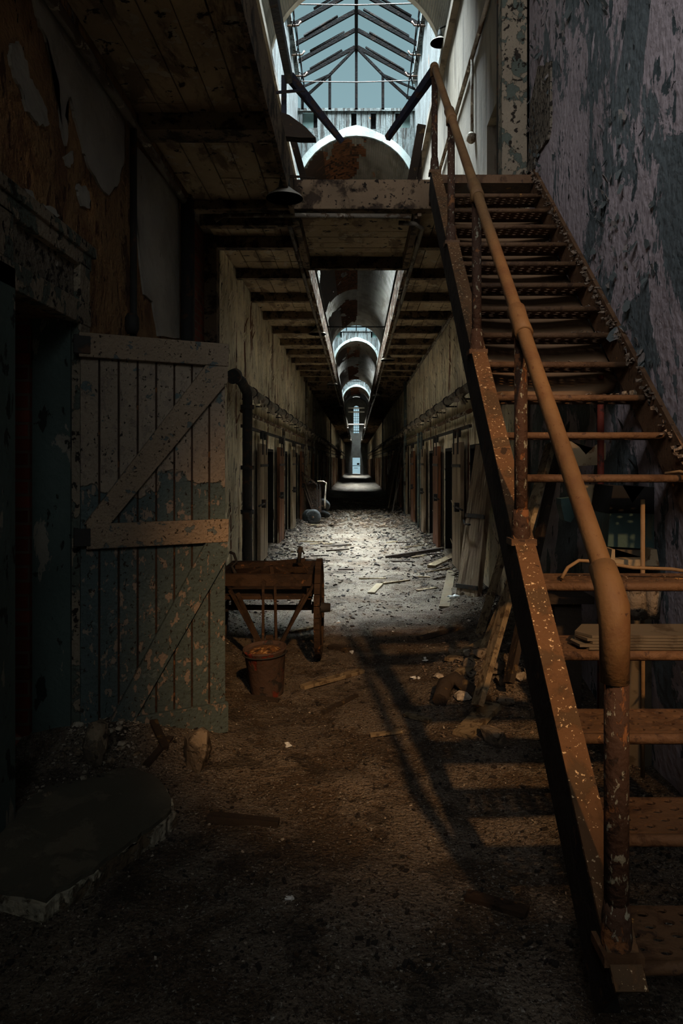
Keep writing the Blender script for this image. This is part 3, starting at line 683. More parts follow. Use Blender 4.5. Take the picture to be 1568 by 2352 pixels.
dpart('rail', lambda b: b.box(.03, DW+.004, -.034, .0, .05, .22, j=.002), 'door')
def brace(b, xa, za, xb, zb):
    w = .115
    P = [(xa, za), (xa+w*1.15, za), (xb, zb-.02-w*.6), (xb, zb), (xb-w*1.1, zb)]
    b.poly([(x, -.03, z) for x, z in P], (0, .03, 0))
dpart('brace', lambda b: brace(b, .02, 1.27, DW, 2.145), 'doorrail')
dpart('brace', lambda b: brace(b, .14, .2, DW, 1.14), 'door')
for z, rr in ((2.21, r1), (1.205, r2)):
    dpart('hinge', lambda b: b.box(-.03, .05, -.042, -.034, z-.045, z+.045).tube([(-.02, -.03, z-.05), (-.02, -.03, z+.05)], .012, 8), 'darkpipe', rr, bev=0)

# ---------------------------------------------------------------- left wall pipes and posts
B().tube([(-1.44, 4.56, 3.75), (-1.44, 4.56, 2.2), (-1.44, 4.5, 2.1), (-1.44, 4.5, .3)], .022, 10).lathe([(.03, 0), (.045, .03), (.045, .1), (.03, .13)], (-1.44, 4.53, 2.42), 12).build('wall_pipe', 'darkpipe', label='thin dark pipe with a round joint running down the orange wall above the door', cat='pipe')
B().tube([(-1.42, 5.93, 3.8), (-1.42, 5.93, .1)], .055, 12).build('wall_pipe', 'darkpipe', label='thick dark downpipe on the orange wall left of the brick recess', cat='pipe')
B().tube([(-1.43, 6.12, 3.75), (-1.43, 6.12, .1)], .028, 10).build('wall_pipe', 'darkpipe', label='slim dark pipe beside the thick downpipe at the brick recess', cat='pipe')
struct(B().box(-1.62, -1.47, 7.42, 7.58, -.1, 3.98), 'trim_6', 'beam'); struct(B().box(-1.62, -1.47, 6.28, 6.38, -.1, 3.98), 'trim_7', 'beam')
# black soil pipe with elbow
t = thing('soil_pipe', (-1.33, 8.75, 0), 'thick black flanged pipe standing against the left wall with an elbow at the top', 'pipe')
B().tube([(-1.35, 8.75, .1), (-1.35, 8.75, 2.35), (-1.35, 8.72, 2.45), (-1.38, 8.5, 2.56), (-1.42, 8.2, 2.60)], .062, 16).build('pipe', 'darkpipe', t)
for z in (.95, 1.5, 2.25): B().lathe([(.085, 0), (.085, .05)], (-1.35, 8.75, z), 16).build('flange', 'darkpipe', t)
B().tube([(-1.43, 8.16, 2.58), (-1.42, 8.28, 2.61)], .085, 16).build('flange', 'darkpipe', t)
# lagged steam pipes on both walls
for s in (-1, 1):
    side = 'left' if s < 0 else 'right'
    t = thing('lagged_pipe', (s*1.36, 8.6, 2.5), 'thick pipe with torn lagging and straps along the %s corridor wall above the cell doors' % side, 'pipe')
    pts = [(s*1.36, 8.7 if s < 0 else 6.6, 2.50)]+[(s*1.36, y, 2.5+R(-.01, .01)) for y in range(10, 88, 6)]
    B().tube(pts, .06, 12).build('pipe', 'pipe', t)
    y = 9.2
    while y < 60:
        B().tube([(s*1.36, y, 2.5), (s*1.36, y+.09, 2.5)], .073, 10).build('strap', 'darkpipe', t)
        B().bar((s*1.5, y+.04, 2.42), (s*1.34, y+.04, 2.42), .03, .02).build('bracket', 'darkpipe', t); y += 1.3
    b = B()
    for k in range(110):
        y = R(8.8, 32); b.bar((s*(1.36-R(0, .06)), y, 2.45), (s*(1.36-R(-.05, .08)), y+R(-.1, .1), 2.45-R(.03, .13)), R(.02, .05), .006)
    b.build('torn_lagging', 'cloth', t, kind='stuff')
    B().tube([(s*1.44, 8.9, 2.24)]+[(s*1.44, y, 2.24) for y in range(12, 88, 8)], .03, 8).build('wall_pipe', 'strip', label='slender flaking pipe below the lagged pipe on the %s wall' % side, cat='pipe')
k = 0
for s, yy in ((-1, 19.8), (-1, 23.4), (-1, 38.5), (1, 15.2), (1, 15.9), (1, 20.1), (1, 20.35), (1, 37.5), (-1, 13.6)):
    top = 3.95 if yy > 18 else 2.24
    lab = {19.8: 'rust-spotted upright pipe on the left wall behind the wheeled cart', 23.4: 'upright pipe beyond the wheeled cart on the left wall', 38.5: 'distant upright pipe on the left wall', 15.2: 'upright grey-green pipe between the second and third cell doors on the right wall', 15.9: 'upright pipe just beyond the grey-green one on the right wall', 20.1: 'nearer of two tall pipes side by side on the right wall', 20.35: 'farther of two tall pipes side by side on the right wall', 37.5: 'distant upright pipe on the right wall', 13.6: 'short upright pipe on the left wall beneath the lagged pipe'}[yy]
    B().tube([(s*1.40, yy, .1), (s*1.40, yy, top)], .035 if yy > 18 else .028, 8).build('wall_pipe', 'greenpipe' if s > 0 else 'pipe', label=lab, cat='pipe')

# ---------------------------------------------------------------- cell doors
def cell_door(s, y, mat, lab, group=None, detail=True):
    x = s*1.44; w = .82
    t = thing('cell_door', (x, y, .1), lab, 'door', group)
    b = B(); n = 7
    for k in range(n): b.box(min(x, x-s*.05), max(x, x-s*.05), y+w*k/n+.003, y+w*(k+1)/n-.003, .12, 1.86)
    lf = b.build('leaf', mat, t)
    if detail:
        for u in (.2, .62):
            ro = B().tube([(x-s*.02, y+u, 1.99), (x-s*.055, y+u, 1.99)], .06, 12).build('roller', 'darkpipe', t)
            B().box(min(x-s*.05, x-s*.065), max(x-s*.05, x-s*.065), y+u-.02, y+u+.02, 1.7, 2.05).build('hanger', 'darkpipe', ro)
        B().box(min(x-s*.05, x-s*.06), max(x-s*.05, x-s*.06), y, y+w, 1.52, 1.56).build('strap', 'darkpipe', lf)
        B().tube([(x-s*.09, y-.45, .98), (x-s*.09, y+.35, .98)], .014, 8).box(min(x-s*.05, x-s*.11), max(x-s*.05, x-s*.11), y+.1, y+.2, .92, 1.04).build('bolt', 'darkpipe', lf)
    return t
LW = ['first cell door on the left wall, pale ribbed boards right behind the black pipe', 'second cell door on the left wall, brown boards beside a dark opening', 'third cell door on the left wall, pale boards', 'fourth cell door on the left wall, brown boards, just before the wheeled cart']
RW = ['first cell door on the right wall, pale ribbed boards behind the leaning door leaf', 'second cell door on the right wall, reddish brown boards beside a tall dark opening', 'third cell door on the right wall, pale grimy boards', 'fourth cell door on the right wall, brown boards behind the upright pipes']
pats = ['celldoor', 'celldoor2', 'celldoor', 'celldoor2']
for i in range(32):
    if i < 4:
        cell_door(-1, 9.35+2.6*i+(.86 if i else .9), pats[i], LW[i]); cell_door(1, 9.42+2.6*i, pats[i], RW[i])
    else:
        if 9.35+2.6*i+.86+.9 > FAR: break
        m = pats[i % 4] if i % 2 else 'celldoor'
        cell_door(-1, 9.35+2.6*i+.86, m, 'weathered sliding cell door in the dim row beyond the wheeled cart on the left wall', 'distant cell doors on the left wall', i < 9)
        cell_door(1, 9.42+2.6*i, m, 'weathered sliding cell door in the dim row beyond the paired pipes on the right wall', 'distant cell doors on the right wall', i < 9)
for s in (-1, 1):
    B().box(min(s*1.42, s*1.46), max(s*1.42, s*1.46), 8.9, 60, 2.03, 2.07).build('door_track', 'darkpipe', label='rusty roller track of the cell doors along the %s wall' % ('left' if s < 0 else 'right'), cat='track')
# leaning cell door leaf on the right
LD = thing('fallen_door', (1.2, 7.8, 0), 'loose ribbed cell door leaf leaning against the right wall beside the stairs', 'door')
def quad_slab(b, P, n, th):          # P: four corners bl, br, tr, tl; split into n vertical boards
    for k in range(n):
        u0, u1 = k/n+.006, (k+1)/n-.006
        q = [P[0].lerp(P[1], u0), P[0].lerp(P[1], u1), P[3].lerp(P[2], u1), P[3].lerp(P[2], u0)]
        b.poly(q, th)
P = [at(1052, 1362, 7.9), at(1098, 1392, 7.6), at(1125, 1036, 8.3), at(1085, 1030, 8.7)]
P = [Vector((1.12, 7.95, fh(1.1, 7.9))), Vector((1.26, 7.35, fh(1.25, 7.4))), Vector((1.46, 7.6, 1.78)), Vector((1.40, 8.3, 1.80))]
b = B(); quad_slab(b, P, 8, (.05, .015, 0)); b.build('leaf', 'celldoor', LD)
for u in (.06, .52):
    a, c = P[0].lerp(P[3], u), P[1].lerp(P[2], u); B().bar(a+Vector((-.008, 0, 0)), c+Vector((-.008, 0, 0)), .012, .045).build('strap', 'darkpipe', LD)
a = P[0].lerp(P[3], .49); B().tube([a+Vector((-.03, -.05, 0)), a+Vector((-.05, -.25, -.03)), a+Vector((-.02, -.42, -.02))], .012, 8).build('handle', 'darkpipe', LD)

# ---------------------------------------------------------------- pendant lamps
def lamp(p, lab, group=None, arm=None, r=.155):
    p = Vector(p); t = thing('pendant_lamp', p, lab, 'lamp', group)
    sh = B().lathe([(r, 0), (r*.93, .018), (r*.55, .06), (.05, .09), (.045, .086), (r*.5, .05), (r*.9, .008), (r, 0)], p, 24).build('shade', 'enamel', t)
    B().lathe([(.05, .085), (.045, .13), (.032, .19), (.02, .22)], p, 16).build('cap', 'enamdark', t)
    B().lathe([(.0, 0.0), (.025, .01), (.03, .04), (.018, .085)], p+Vector((0, 0, .01)), 12).build('bulb', 'bulb', sh)
    if arm: B().tube([p+Vector((0, 0, .2))]+[Vector(a) for a in arm], .014, 8).build('stem', 'darkpipe', t)
    return t
lamp((-.60, 5.9, 3.80), 'large enamel lamp shade hanging under the left walkway in front of the footbridge', arm=[(-.60, 5.9, 4.03)])
for i, (x, y, n) in enumerate(((-.68, 12.3, 'nearest lamp shade beyond the footbridge on the left'), (-.68, 20, 'second lamp shade beyond the footbridge on the left'), (-.68, 28, 'third lamp shade beyond the footbridge on the left'), (.68, 15.2, 'nearest lamp shade beyond the footbridge on the right'), (.68, 23.5, 'second lamp shade beyond the footbridge on the right'))):
    lamp((x, y, 3.78 if i else 3.82), 'white enamel pendant, '+n, arm=[(x, y, 3.99)])
for x in (-.66, .66):
    for y in (46, 58, 72):
        lamp((x, y, 3.78), 'tiny distant pendant lamp under the inner edge of the walkways', 'distant pendant lamps', arm=[(x, y, 3.99)], r=.17)
lamp((1.36, 11.5, 8.42), 'enamel lamp on a bracket high on the upper right wall beside the skylight', arm=[(1.36, 11.5, 8.66), (1.5, 11.5, 8.72)])
# upper right wall fittings
B().tube([(1.46, 6.3, 6.7), (1.46, 40, 6.7)], .03, 8).build('wall_pipe', 'pipe', label='pipe running along the upper right wall above the stair head door', cat='pipe')
B().tube([(1.46, 8.9, 6.7), (1.46, 8.9, 5.75)], .02, 8).lathe([(.03, 0), (.06, .03), (.06, .1), (.03, .13)], (1.45, 8.9, 5.62), 12).build('wall_pipe', 'pipe', label='short drop pipe with a round box on the upper right wall', cat='pipe')
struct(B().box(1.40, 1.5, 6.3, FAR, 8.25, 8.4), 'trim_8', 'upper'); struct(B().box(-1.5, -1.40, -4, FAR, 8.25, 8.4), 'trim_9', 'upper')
struct(B().box(1.28, 1.52, 6.2, 6.36, 4.1, 8.4), 'trim_10', 'frame')
struct(B().box(1.44, 1.5, 6.72, 6.8, 4.1, 8.25).box(1.45, 1.5, 7.14, 7.2, 4.1, 8.25), 'trim_11', 'upper')
B().tube([(1.42, 7.0, 4.1), (1.42, 7.0, 8.2)], .03, 8).build('wall_pipe', 'darkpipe', label='dark upright pipe beside the broken upstairs doorway', cat='pipe')
B().tube([(1.44, 10.2, 4.1), (1.44, 10.2, 5.25)], .05, 10).lathe([(.05, 0), (.09, .04), (.1, .12), (.06, .2), (.0, .22)], (1.42, 10.2, 5.25), 14).build('vent_pipe', 'pipe', label='short capped vent pipe standing on the right walkway by the wall', cat='pipe')
# cross rails over the far slot
for y, z in ((52, 5.55), (52, 5.25), (50, 4.22), (86, 5.3)):
    B().tube([(-.6, y, z), (.6, y, z)], .05, 8).build('cross_rail', 'enamel', label={5.55: 'upper of two pale rails crossing the slot between the walkways far away', 5.25: 'lower of two pale rails crossing the slot between the walkways far away', 4.22: 'thick pale pipe joining the walkway edges far down the corridor', 5.3: 'most distant pale rail crossing before the end window'}[z], cat='rail')
B().tube([(-1.5, 33, 7.9), (1.5, 33, 7.9)], .03, 8).build('tie_rod', 'darkpipe', label='dark tie rod crossing the vault beyond the footbridge', cat='rod')
# broken wooden handle-like strip on left wall top
B().bar(at(596, 700, 11.6), at(607, 682, 11.8), .08, .02).bar(at(575, 713, 11.2), at(592, 700, 11.4), .05, .02).build('paper_scrap', 'paleplank', label='pale torn scrap hanging at the top of the left corridor wall under the walkway', cat='scrap')

# ---------------------------------------------------------------- hand cart
CT = thing('hand_cart', (-.65, 5.6, 0), 'old two-wheeled hand cart with an open timber frame standing behind the bucket', 'cart')
def wheel(x, y, z, r, name='wheel'):
    b = B(); n = 28
    for k in range(n):
        a0, a1 = 2*math.pi*k/n, 2*math.pi*(k+1)/n
        b.bar((x, y+r*math.cos(a0), z+r*math.sin(a0)), (x, y+r*math.cos(a1), z+r*math.sin(a1)), .05, .045, up=(1, 0, 0))
    wh = b.build(name, 'cartwood', CT)
    b = B()
    for k in range(10):
        a = 2*math.pi*k/10; b.tube([(x, y, z), (x, y+r*math.cos(a), z+r*math.sin(a))], .014, 6)
    b.build('spokes', 'cartwood', wh)
    B().tube([(x-.06, y, z), (x+.09, y, z)], [.05, .035], 12).build('wheel_hub', 'darkpipe', wh)
D = 5.75
ax = at(600, 1405, D).z
wheel(at(733, 1400, D).x, D, .41, .375); wheel(-1.13, D, .41, .375)
B().tube([(-1.15, D, .41), (at(755, 1405, D).x, D, .41)], .022, 10).build('axle', 'cartwood', CT)
zt = at(600, 1318, D-.2).z; zb = at(600, 1362, D).z; xr = at(720, 1340, D).x
B().box(-1.1, xr, D-.25, D-.2, zt-.09, zt, j=.004).build('side_board', 'cartwood', CT)
B().box(-1.1, xr, D-.22, D+.5, zb-.01, zb+.015).build('floor_board', 'cartwood', CT)
B().box(-1.1, xr, D+.5, D+.54, zb, zt).build('side_board', 'cartwood', CT)
B().box(-1.1, -1.06, D-.22, D+.52, zb, zt).build('end_board', 'cartwood', CT); B().box(xr-.04, xr, D-.22, D+.52, zb, zt).build('end_board', 'cartwood', CT)
for p, q in (((604, 1368), (604, 1485)), ((631, 1368), (634, 1490))):
    B().bar(at(p[0], p[1]-25, D-.25), at(q[0], q[1], D-.3), .02, .02).build('stay', 'cartwood', CT)
for p, q in (((545, 1362), (602, 1488)), ((720, 1342), (635, 1492)), ((528, 1355), (600, 1488)), ((700, 1365), (640, 1490))):
    B().bar(at(p[0], p[1], D-.25), at(q[0], q[1], D-.33), .028, .02).build('brace', 'cartwood', CT)
B().poly([at(x, y, D-.36) for x, y in ((610, 1460), (626, 1460), (630, 1500), (606, 1500))], (0, .03, 0)).build('prop_leg', 'cartwood', CT)
for x in (540, 707): B().box(at(x, 0, D).x-.025, at(x, 0, D).x+.025, D-.05, D+.05, .41, zb).build('axle_block', 'cartwood', CT)
B().bar(at(540, 1302, D), at(700, 1286, D+.1), .045, .03).build('top_rail', 'cartwood', CT)
B().bar(at(545, 1294, D+.2), at(712, 1298, D+.3), .03, .025).build('top_rail', 'cartwood', CT)
for p, q, w in ((at(622, 1300, D+.05), at(625, 1320, D), .03), (at(570, 1316, D), at(610, 1302, D), .012), (at(632, 1302, D), at(664, 1318, D), .012), (at(690, 1290, D), at(716, 1326, D-.1), .01)): B().bar(p, q, w, .015).build('strut', 'cartwood', CT)
B().tube([at(686, 1292, D), at(688, 1272, D), at(692, 1256, D)], .016, 8).tube([at(690, 1258, D), at(699, 1273, D)], .007, 6).tube([at(683, 1270, D), at(688, 1256, D)], .01, 6).build('lever', 'darkpipe', CT)
B().tube([at(527, 1268, D), at(537, 1272, D), at(543, 1290, D), at(532, 1302, D), at(540, 1315, D-.1)], .012, 8).build('bent_iron', 'darkpipe', CT)
# bucket
BK = thing('bucket', (-.62, 4.85, fh(-.62, 4.85)), 'rusty round bucket filled with crumbled dirt in front of the hand cart', 'bucket')
c = Vector((-.61, 4.85, max(0, fh(-.61, 4.85))-.005)); rot = Matrix.Rotation(.07, 3, 'X') @ Matrix.Rotation(-.05, 3, 'Y')
B().lathe([(.108, 0), (.11, .01), (.142, .31), (.15, .32), (.15, .332), (.142, .332), (.137, .31)], c, 28, rot).build('body', 'bucket', BK)
B().lathe([(.136, .30), (.09, .315), (.05, .325), (0, .33)], c, 24, rot).build('filling', 'ash', BK)
B().tube([c+rot @ Vector((.152*math.cos(a), .152*math.sin(a)-.0, .30)) for a in [math.pi+i*math.pi/10 for i in range(11)]], .005, 6).build('handle', 'darkpipe', BK)

# ---------------------------------------------------------------- second cart with tyres
T2 = thing('wheeled_cart', (-1.05, 18.2, 0), 'upturned rubber-tyred cart with a draped cloth and chain against the left wall', 'cart')
def tyre(c, r, ax, nm='tyre'):
    c = Vector(c); ax = Vector(ax).normalized(); q = Vector((0, 0, 1)).rotation_difference(ax).to_matrix(); w = r*.42
    prof = [(r*.55, -w/2), (r*.8, -w*.55), (r*.97, -w*.35), (r, 0), (r*.97, w*.35), (r*.8, w*.55), (r*.55, w/2), (r*.5, 0), (r*.55, -w/2)]
    ty = B().lathe(prof, c, 28, q).build(nm, 'rubber', T2)
    B().lathe([(r*.56, -w*.28), (r*.3, -w*.2), (r*.14, -w*.5), (0.001, -w*.55)], c, 20, q).lathe([(0.001, w*.3), (r*.3, w*.2), (r*.56, w*.28)], c, 20, q).build('wheel_disc', 'hub', ty)
tyre((-1.07, 17.6, .22), .195, (.15, 1, .15)); tyre((-.88, 18.5, .46), .2, (.25, .8, .55)); tyre((-.88, 18.6, .22), .19, (.2, .45, .9)); tyre((-1.2, 17.9, .2), .19, (.5, .9, .1))
B().bar((-1.4, 18.0, 1.33), (-1.0, 18.1, 1.0), .05, .04).bar((-1.38, 18.0, 1.28), (-1.1, 18.1, .35), .06, .04).bar((-1.33, 18.0, .9), (-1.12, 18.1, .3), .05, .04).build('frame', 'cartwood', T2)
B().box(-1.3, -.85, 18.1, 18.5, 1.0, 1.05, j=.02).box(-1.28, -.9, 18.12, 18.18, .3, 1.0, j=.01).build('box', 'cartwood', T2)
b = B(); G = []
for a in range(14):
    v = a/13; row = []
    for k in range(5):
        u = k/4; fold = .02*math.sin(u*9+v*3)
        if v < .3: p = Vector((-1.0+v/.3*.2, 18.05+u*.3, 1.08+.02*math.sin(u*7)))
        else: p = Vector((-.79+fold-.03*(v-.3), 18.05+u*.2*(1-.4*v)+fold, 1.06-(v-.3)*.95))
        row.append(b.bm.verts.new(p))
    G.append(row)
for a in range(13):
    for k in range(4): f = b.bm.faces.new((G[a][k], G[a][k+1], G[a+1][k+1], G[a+1][k])); f.smooth = True
o = b.build('cloth', 'cloth', label='dirty pale cloth draped over the upturned cart against the left wall', cat='cloth'); md = o.modifiers.new('s', 'SOLIDIFY'); md.thickness = .012
b = B()
for x in (-1.0, -.93):
    for k in range(20):
        z = 1.0-k*.038; tw = k % 2
        pts = [Vector((x+(0 if tw else .012*math.cos(a)), 18.0+(.012*math.cos(a) if tw else 0), z+.02*math.sin(a))) for a in [i*math.pi/3 for i in range(7)]]
        b.tube(pts, .005, 5, cap=False)
b.build('chain', 'darkpipe', label='pair of rusty chains hanging from the upturned cart', cat='chain')

# ---------------------------------------------------------------- junk under the stairs
B().poly([at(x, y, 4.3) for x, y in ((1291, 1050), (1288, 1020), (1300, 1012), (1312, 1014), (1330, 1026), (1345, 1044), (1362, 1028), (1378, 1018), (1392, 1018), (1394, 1052), (1376, 1068), (1296, 1072))], (0, .03, 0)).build('notched_plate', 'tan', label='tan metal plate with a V-shaped notch propped under the stairs', cat='plate')
SCL = thing('weighing_scale', (1.15, 4.0, 0), 'blue-green metal machine standing in the dark under the stairs', 'machine')
D2 = 3.6
B().poly([at(x, y, D2) for x, y in ((1395, 1256), (1400, 1178), (1508, 1180), (1502, 1262))], (0, .28, 0)).build('panel', 'teal', SCL, bevel=.004)
B().poly([at(x, y, D2) for x, y in ((1398, 1178), (1408, 1116), (1430, 1116), (1452, 1155), (1480, 1118), (1512, 1120), (1508, 1180))], (0, .28, 0)).build('hood', 'black', SCL)
B().poly([at(x, y, D2-.1) for x, y in ((1400, 1300), (1405, 1262), (1412, 1262), (1412, 1286), (1492, 1286), (1494, 1262), (1508, 1262), (1514, 1300))], (0, .1, 0)).build('tray', 'tan', SCL)
B().box(at(1410, 0, D2).x, at(1500, 0, D2).x, D2+.02, D2+.22, fh(1.3, 3.7), at(0, 1262, D2).z).build('pedestal', 'sheet', SCL)
B().poly([at(x, y, D2+.3) for x, y in ((1343, 1168), (1343, 1114), (1372, 1114), (1397, 1146), (1397, 1168))], (0, .12, 0)).build('metal_cover', 'tan', label='bent tan metal cover left of the blue-green machine under the stairs', cat='cover')
B().poly([at(x, y, D2+.6) for x, y in ((1288, 1160), (1288, 1146), (1343, 1140), (1343, 1155), (1310, 1200), (1296, 1195))], (0, .1, 0)).build('teal_panel', 'teal', label='small blue-green scrap panel behind the handrail under the stairs', cat='panel')
B().box(1.18, 1.34, 4.2, 4.6, fh(1.2, 4.4)-.02, .78).box(1.12, 1.4, 4.15, 4.6, .76, .80).build('wooden_stand', 'darkplank', label='dark wooden stand in shadow under the stairs left of the machine', cat='stand')
B().tube([(1.42, 4.1, .1), (1.42, 4.1, 2.1)], .02, 8).build('wall_pipe', 'red', label='dull red upright pipe on the wall under the stairs', cat='pipe')
B().tube([(1.36, 3.35, .1), (1.36, 3.35, 1.42)], .011, 8).build('rod', 'cable', label='thin tan rod standing under the stairs near the wall', cat='rod')
B().tube([at(1455, 1338, 3.3), at(1460, 1420, 3.3)], .05, 12).build('stump', 'stone', label='pale crusted stump behind the stack of slates', cat='stump')
B().tube([at(1500, 1338, 3.35), at(1496, 1420, 3.35)], .036, 12).build('stump', 'stone', label='narrow crusted stump nearer the wall behind the slates', cat='stump')
for k, (p, q, w, m, lab) in enumerate((
    ((1100, 1480, 6.2, 0), (1165, 1238, 6.6, 0), .10, 'plank', 'grey plank leaning behind the stringer, nearer the fallen door'),
    ((1112, 1540, 5.2, 0), (1230, 1215, 5.6, 0), .12, 'plank', 'broad plank with an orange edge leaning on the stairs above the rubble heap'),
    ((1200, 1250, 4.6, 0), (1265, 1020, 4.9, 0), .09, 'plank', 'plank leaning upright behind the lower treads left of the notched plate'),
    ((1250, 1180, 4.9, 0), (1320, 850, 5.4, 0), .08, 'darkplank', 'dark plank leaning against the wall deep under the stairs'))):
    a = at(*p[:3]); c = at(*q[:3])
    if k < 2: a.z = fh(a.x, a.y)-.01
    else:
        dd = (c-a); a = a-dd*((a.z-fh(a.x, a.y))/dd.z) if dd.z else a
    B().bar(a, c, w, .035, up=(0, 1, 0) if 0 else (1, .4, 0)).build('leaning_plank', m, label=lab, cat='plank')
B().box(1.44, 1.5, 4.6, 4.66, 2.02, 2.2).build('wall_tag', 'tan', label='small pale plate fixed on the wall behind the treads under the stairs', cat='plate')

# ---------------------------------------------------------------- slab and big rubble
SP = [(-1.08, 2.45), (-.98, 2.62), (-.92, 2.78), (-.86, 2.92), (-.80, 3.08), (-.84, 3.2), (-.98, 3.42), (-1.12, 3.5), (-1.3, 3.45), (-1.45, 3.3), (-1.49, 2.9), (-1.46, 2.5), (-1.28, 2.5)]
SLB = thing('stone_slab', (-1.15, 3.0, 0), 'large dark slab with a pale broken edge lying on the floor at the lower left', 'slab')
sp = [Vector((x, y, .085)) for x, y in SP]
top = []
for i, p in enumerate(sp):
    q = sp[(i+1) % len(sp)]
    for k in range(4): v = p.lerp(q, k/4); top.append(v+Vector((R(-.008, .008), R(-.008, .008), 0)))
B().poly(top, (0, 0, -.02)).build('face', 'slab', SLB)
cen = Vector((-1.17, 3.0, .0))
B().poly([Vector((cen.x+(p.x-cen.x)*R(1.0, 1.06), cen.y+(p.y-cen.y)*R(1.0, 1.05), .068)) for p in top], (0, 0, -.1)).build('broken_edge', 'slabedge', SLB, label='pale crumbling broken edge')
def rubble(x, y, sx, sy, sz, mat, lab, group=None, name='rubble_stone', cat='stone', dz=0):
    return B().rock((x, y, fh(x, y)+sz*.55+dz), (sx, sy, sz), 18).build(name, mat, label=lab, cat=cat, group=group)
p = flr(448, 1790); rubble(p.x, p.y+.05, .10, .08, .15, 'stone', 'rounded boulder-like rubble block right of the door foot on the left')
p = flr(212, 1812); rubble(p.x, p.y+.05, .09, .07, .15, 'stone', 'squarish rubble block standing behind the dark slab')
p = flr(1085, 1600); rubble(p.x+.1, p.y+.2, .10, .06, .05, 'stone', 'orange-lit stone at the foot of the leaning plank in the rubble heap')
p = flr(1130, 1710); rubble(p.x, p.y, .13, .08, .06, 'stone', 'flat block beside the stringer in front of the rubble heap')
b = B(); p = flr(1010, 1640)
b.tube([p+Vector((0, 0, .04)), p+Vector((.05, .15, .09)), p+Vector((.13, .22, .11)), p+Vector((.2, .1, .08)), p+Vector((.3, -.02, .05))], [.05, .055, .05, .045, .035], 8)
b.build('bent_log', 'darkplank', label='thick bent piece of charred wood curving at the left of the rubble heap', cat='wood')

def plank(p, q, w, th, m, lab, group=None, name='floor_plank', dz=.012, cat='plank'):
    a = Vector(p); c = Vector(q); a.z += dz; c.z += dz
    return B().bar(a, c, w, th, j=.003).build(name, m, label=lab, cat=cat, group=group)
NP = [
 ((694, 1582), (832, 1546), .055, .025, 'plank', 'long grey lath lying right of the bucket'),
 ((885, 1280), (1018, 1279), .10, .05, 'darkplank', 'long dark timber lying across the right side of the mid corridor'),
 ((900, 1292), (950, 1290), .08, .03, 'darkplank', 'short dark piece just in front of the long dark timber'),
 ((738, 1257), (805, 1253), .09, .03, 'darkplank', 'thin dark board lying in the middle of the pale corridor floor'),
 ((750, 1266), (800, 1263), .06, .03, 'darkplank', 'second dark board just in front of the thin one mid corridor'),
 ((852, 1362), (872, 1346), .09, .02, 'paleplank', 'small pale square-ended board in the middle of the floor'),
 ((1020, 1412), (1036, 1326), .11, .02, 'paleplank', 'broad pale board lying before the leaning cell door leaf'),
 ((960, 1476), (1052, 1460), .045, .03, 'darkplank', 'bent dark stick across the warm light right of centre'),
 ((930, 1652), (988, 1668), .035, .02, 'plank', 'short lath in the warm light left of the rubble heap'),
 ((850, 1692), (922, 1684), .03, .015, 'plank', 'slim lath on the floor nearest the middle of the picture'),
 ((1072, 2062), (1212, 2108), .05, .02, 'cartwood', 'reddish lath in the dark beside the stair foot'),
 ((740, 1642), (818, 1602), .03, .02, 'darkplank', 'dark lath in front of the long grey one'),
 ((560, 1606), (640, 1612), .03, .02, 'darkplank', 'dark stick at the foot of the bucket'),
 ((666, 1455), (722, 1442), .05, .02, 'plank', 'grey lath on the floor left of the cart wheel'),
 ((760, 1487), (800, 1500), .07, .05, 'darkplank', 'dark chunk of wood right of the cart wheel'),
 ((480, 1880), (640, 1890), .05, .03, 'darkplank', 'charred stick on the dark floor right of the slab'),
 ((990, 1305), (1050, 1296), .16, .07, 'plank', 'thick block of timber at the sill of the first right cell'),
 ((880, 1345), (940, 1335), .04, .02, 'plank', 'lath lying past the small pale board'),
 ((180, 1652), (290, 1715), .05, .025, 'darkplank', 'slanting board on the rubble by the plank door foot'),
 ((135, 1625), (182, 1735), .05, .03, 'darkplank', 'dark board sloping up the rubble below the doorway'),
 ((240, 1745), (400, 1716), .035, .02, 'darkplank', 'long stick behind the rounded block at lower left'),
 ((332, 1712), (380, 1764), .04, .02, 'darkplank', 'short stick crossing the long one at lower left'),
 ((335, 1792), (392, 1745), .035, .02, 'darkplank', 'short lath leaning on the rounded block at lower left'),
 ((60, 1715), (230, 1740), .05, .02, 'darkplank', 'dark board along the front of the left rubble'),
 ((1035, 1560), (1120, 1500), .10, .03, 'plank', 'flat board rising into the rubble heap beside the stairs'),
 ((1060, 1600), (1135, 1552), .10, .05, 'plank', 'cracked beam end on top of the rubble heap'),
 ((1140, 1590), (1205, 1545), .08, .03, 'plank', 'board at the back of the rubble heap under the stringer'),
 ((1060, 1700), (1130, 1650), .12, .03, 'plank', 'wide flat board in front of the rubble heap'),
 ((700, 1210), (745, 1207), .07, .03, 'plank', 'small lath before the nearest rubber tyre')]
for p, q, w, th, m, lab in NP:
    a, c = flr(*p), flr(*q); plank(a, c, w, th, m, lab)
for k in range(22):
    x = R(-1.35, 1.35); y = R(8.3, 14); x = x*(1 if abs(x) > .7 else 1.4); a = R(-.6, .6); l = R(.2, .7)
    plank((x, y, fh(x, y)), (max(-1.4, min(1.4, x+l*math.cos(a))), y+l*math.sin(a), fh(x+l*math.cos(a), y+l*math.sin(a))), R(.03, .07), .02, random.choice(['darkplank', 'plank']), 'small split lath among the litter at the foot of the mid corridor walls', 'split laths mid corridor', dz=.008)
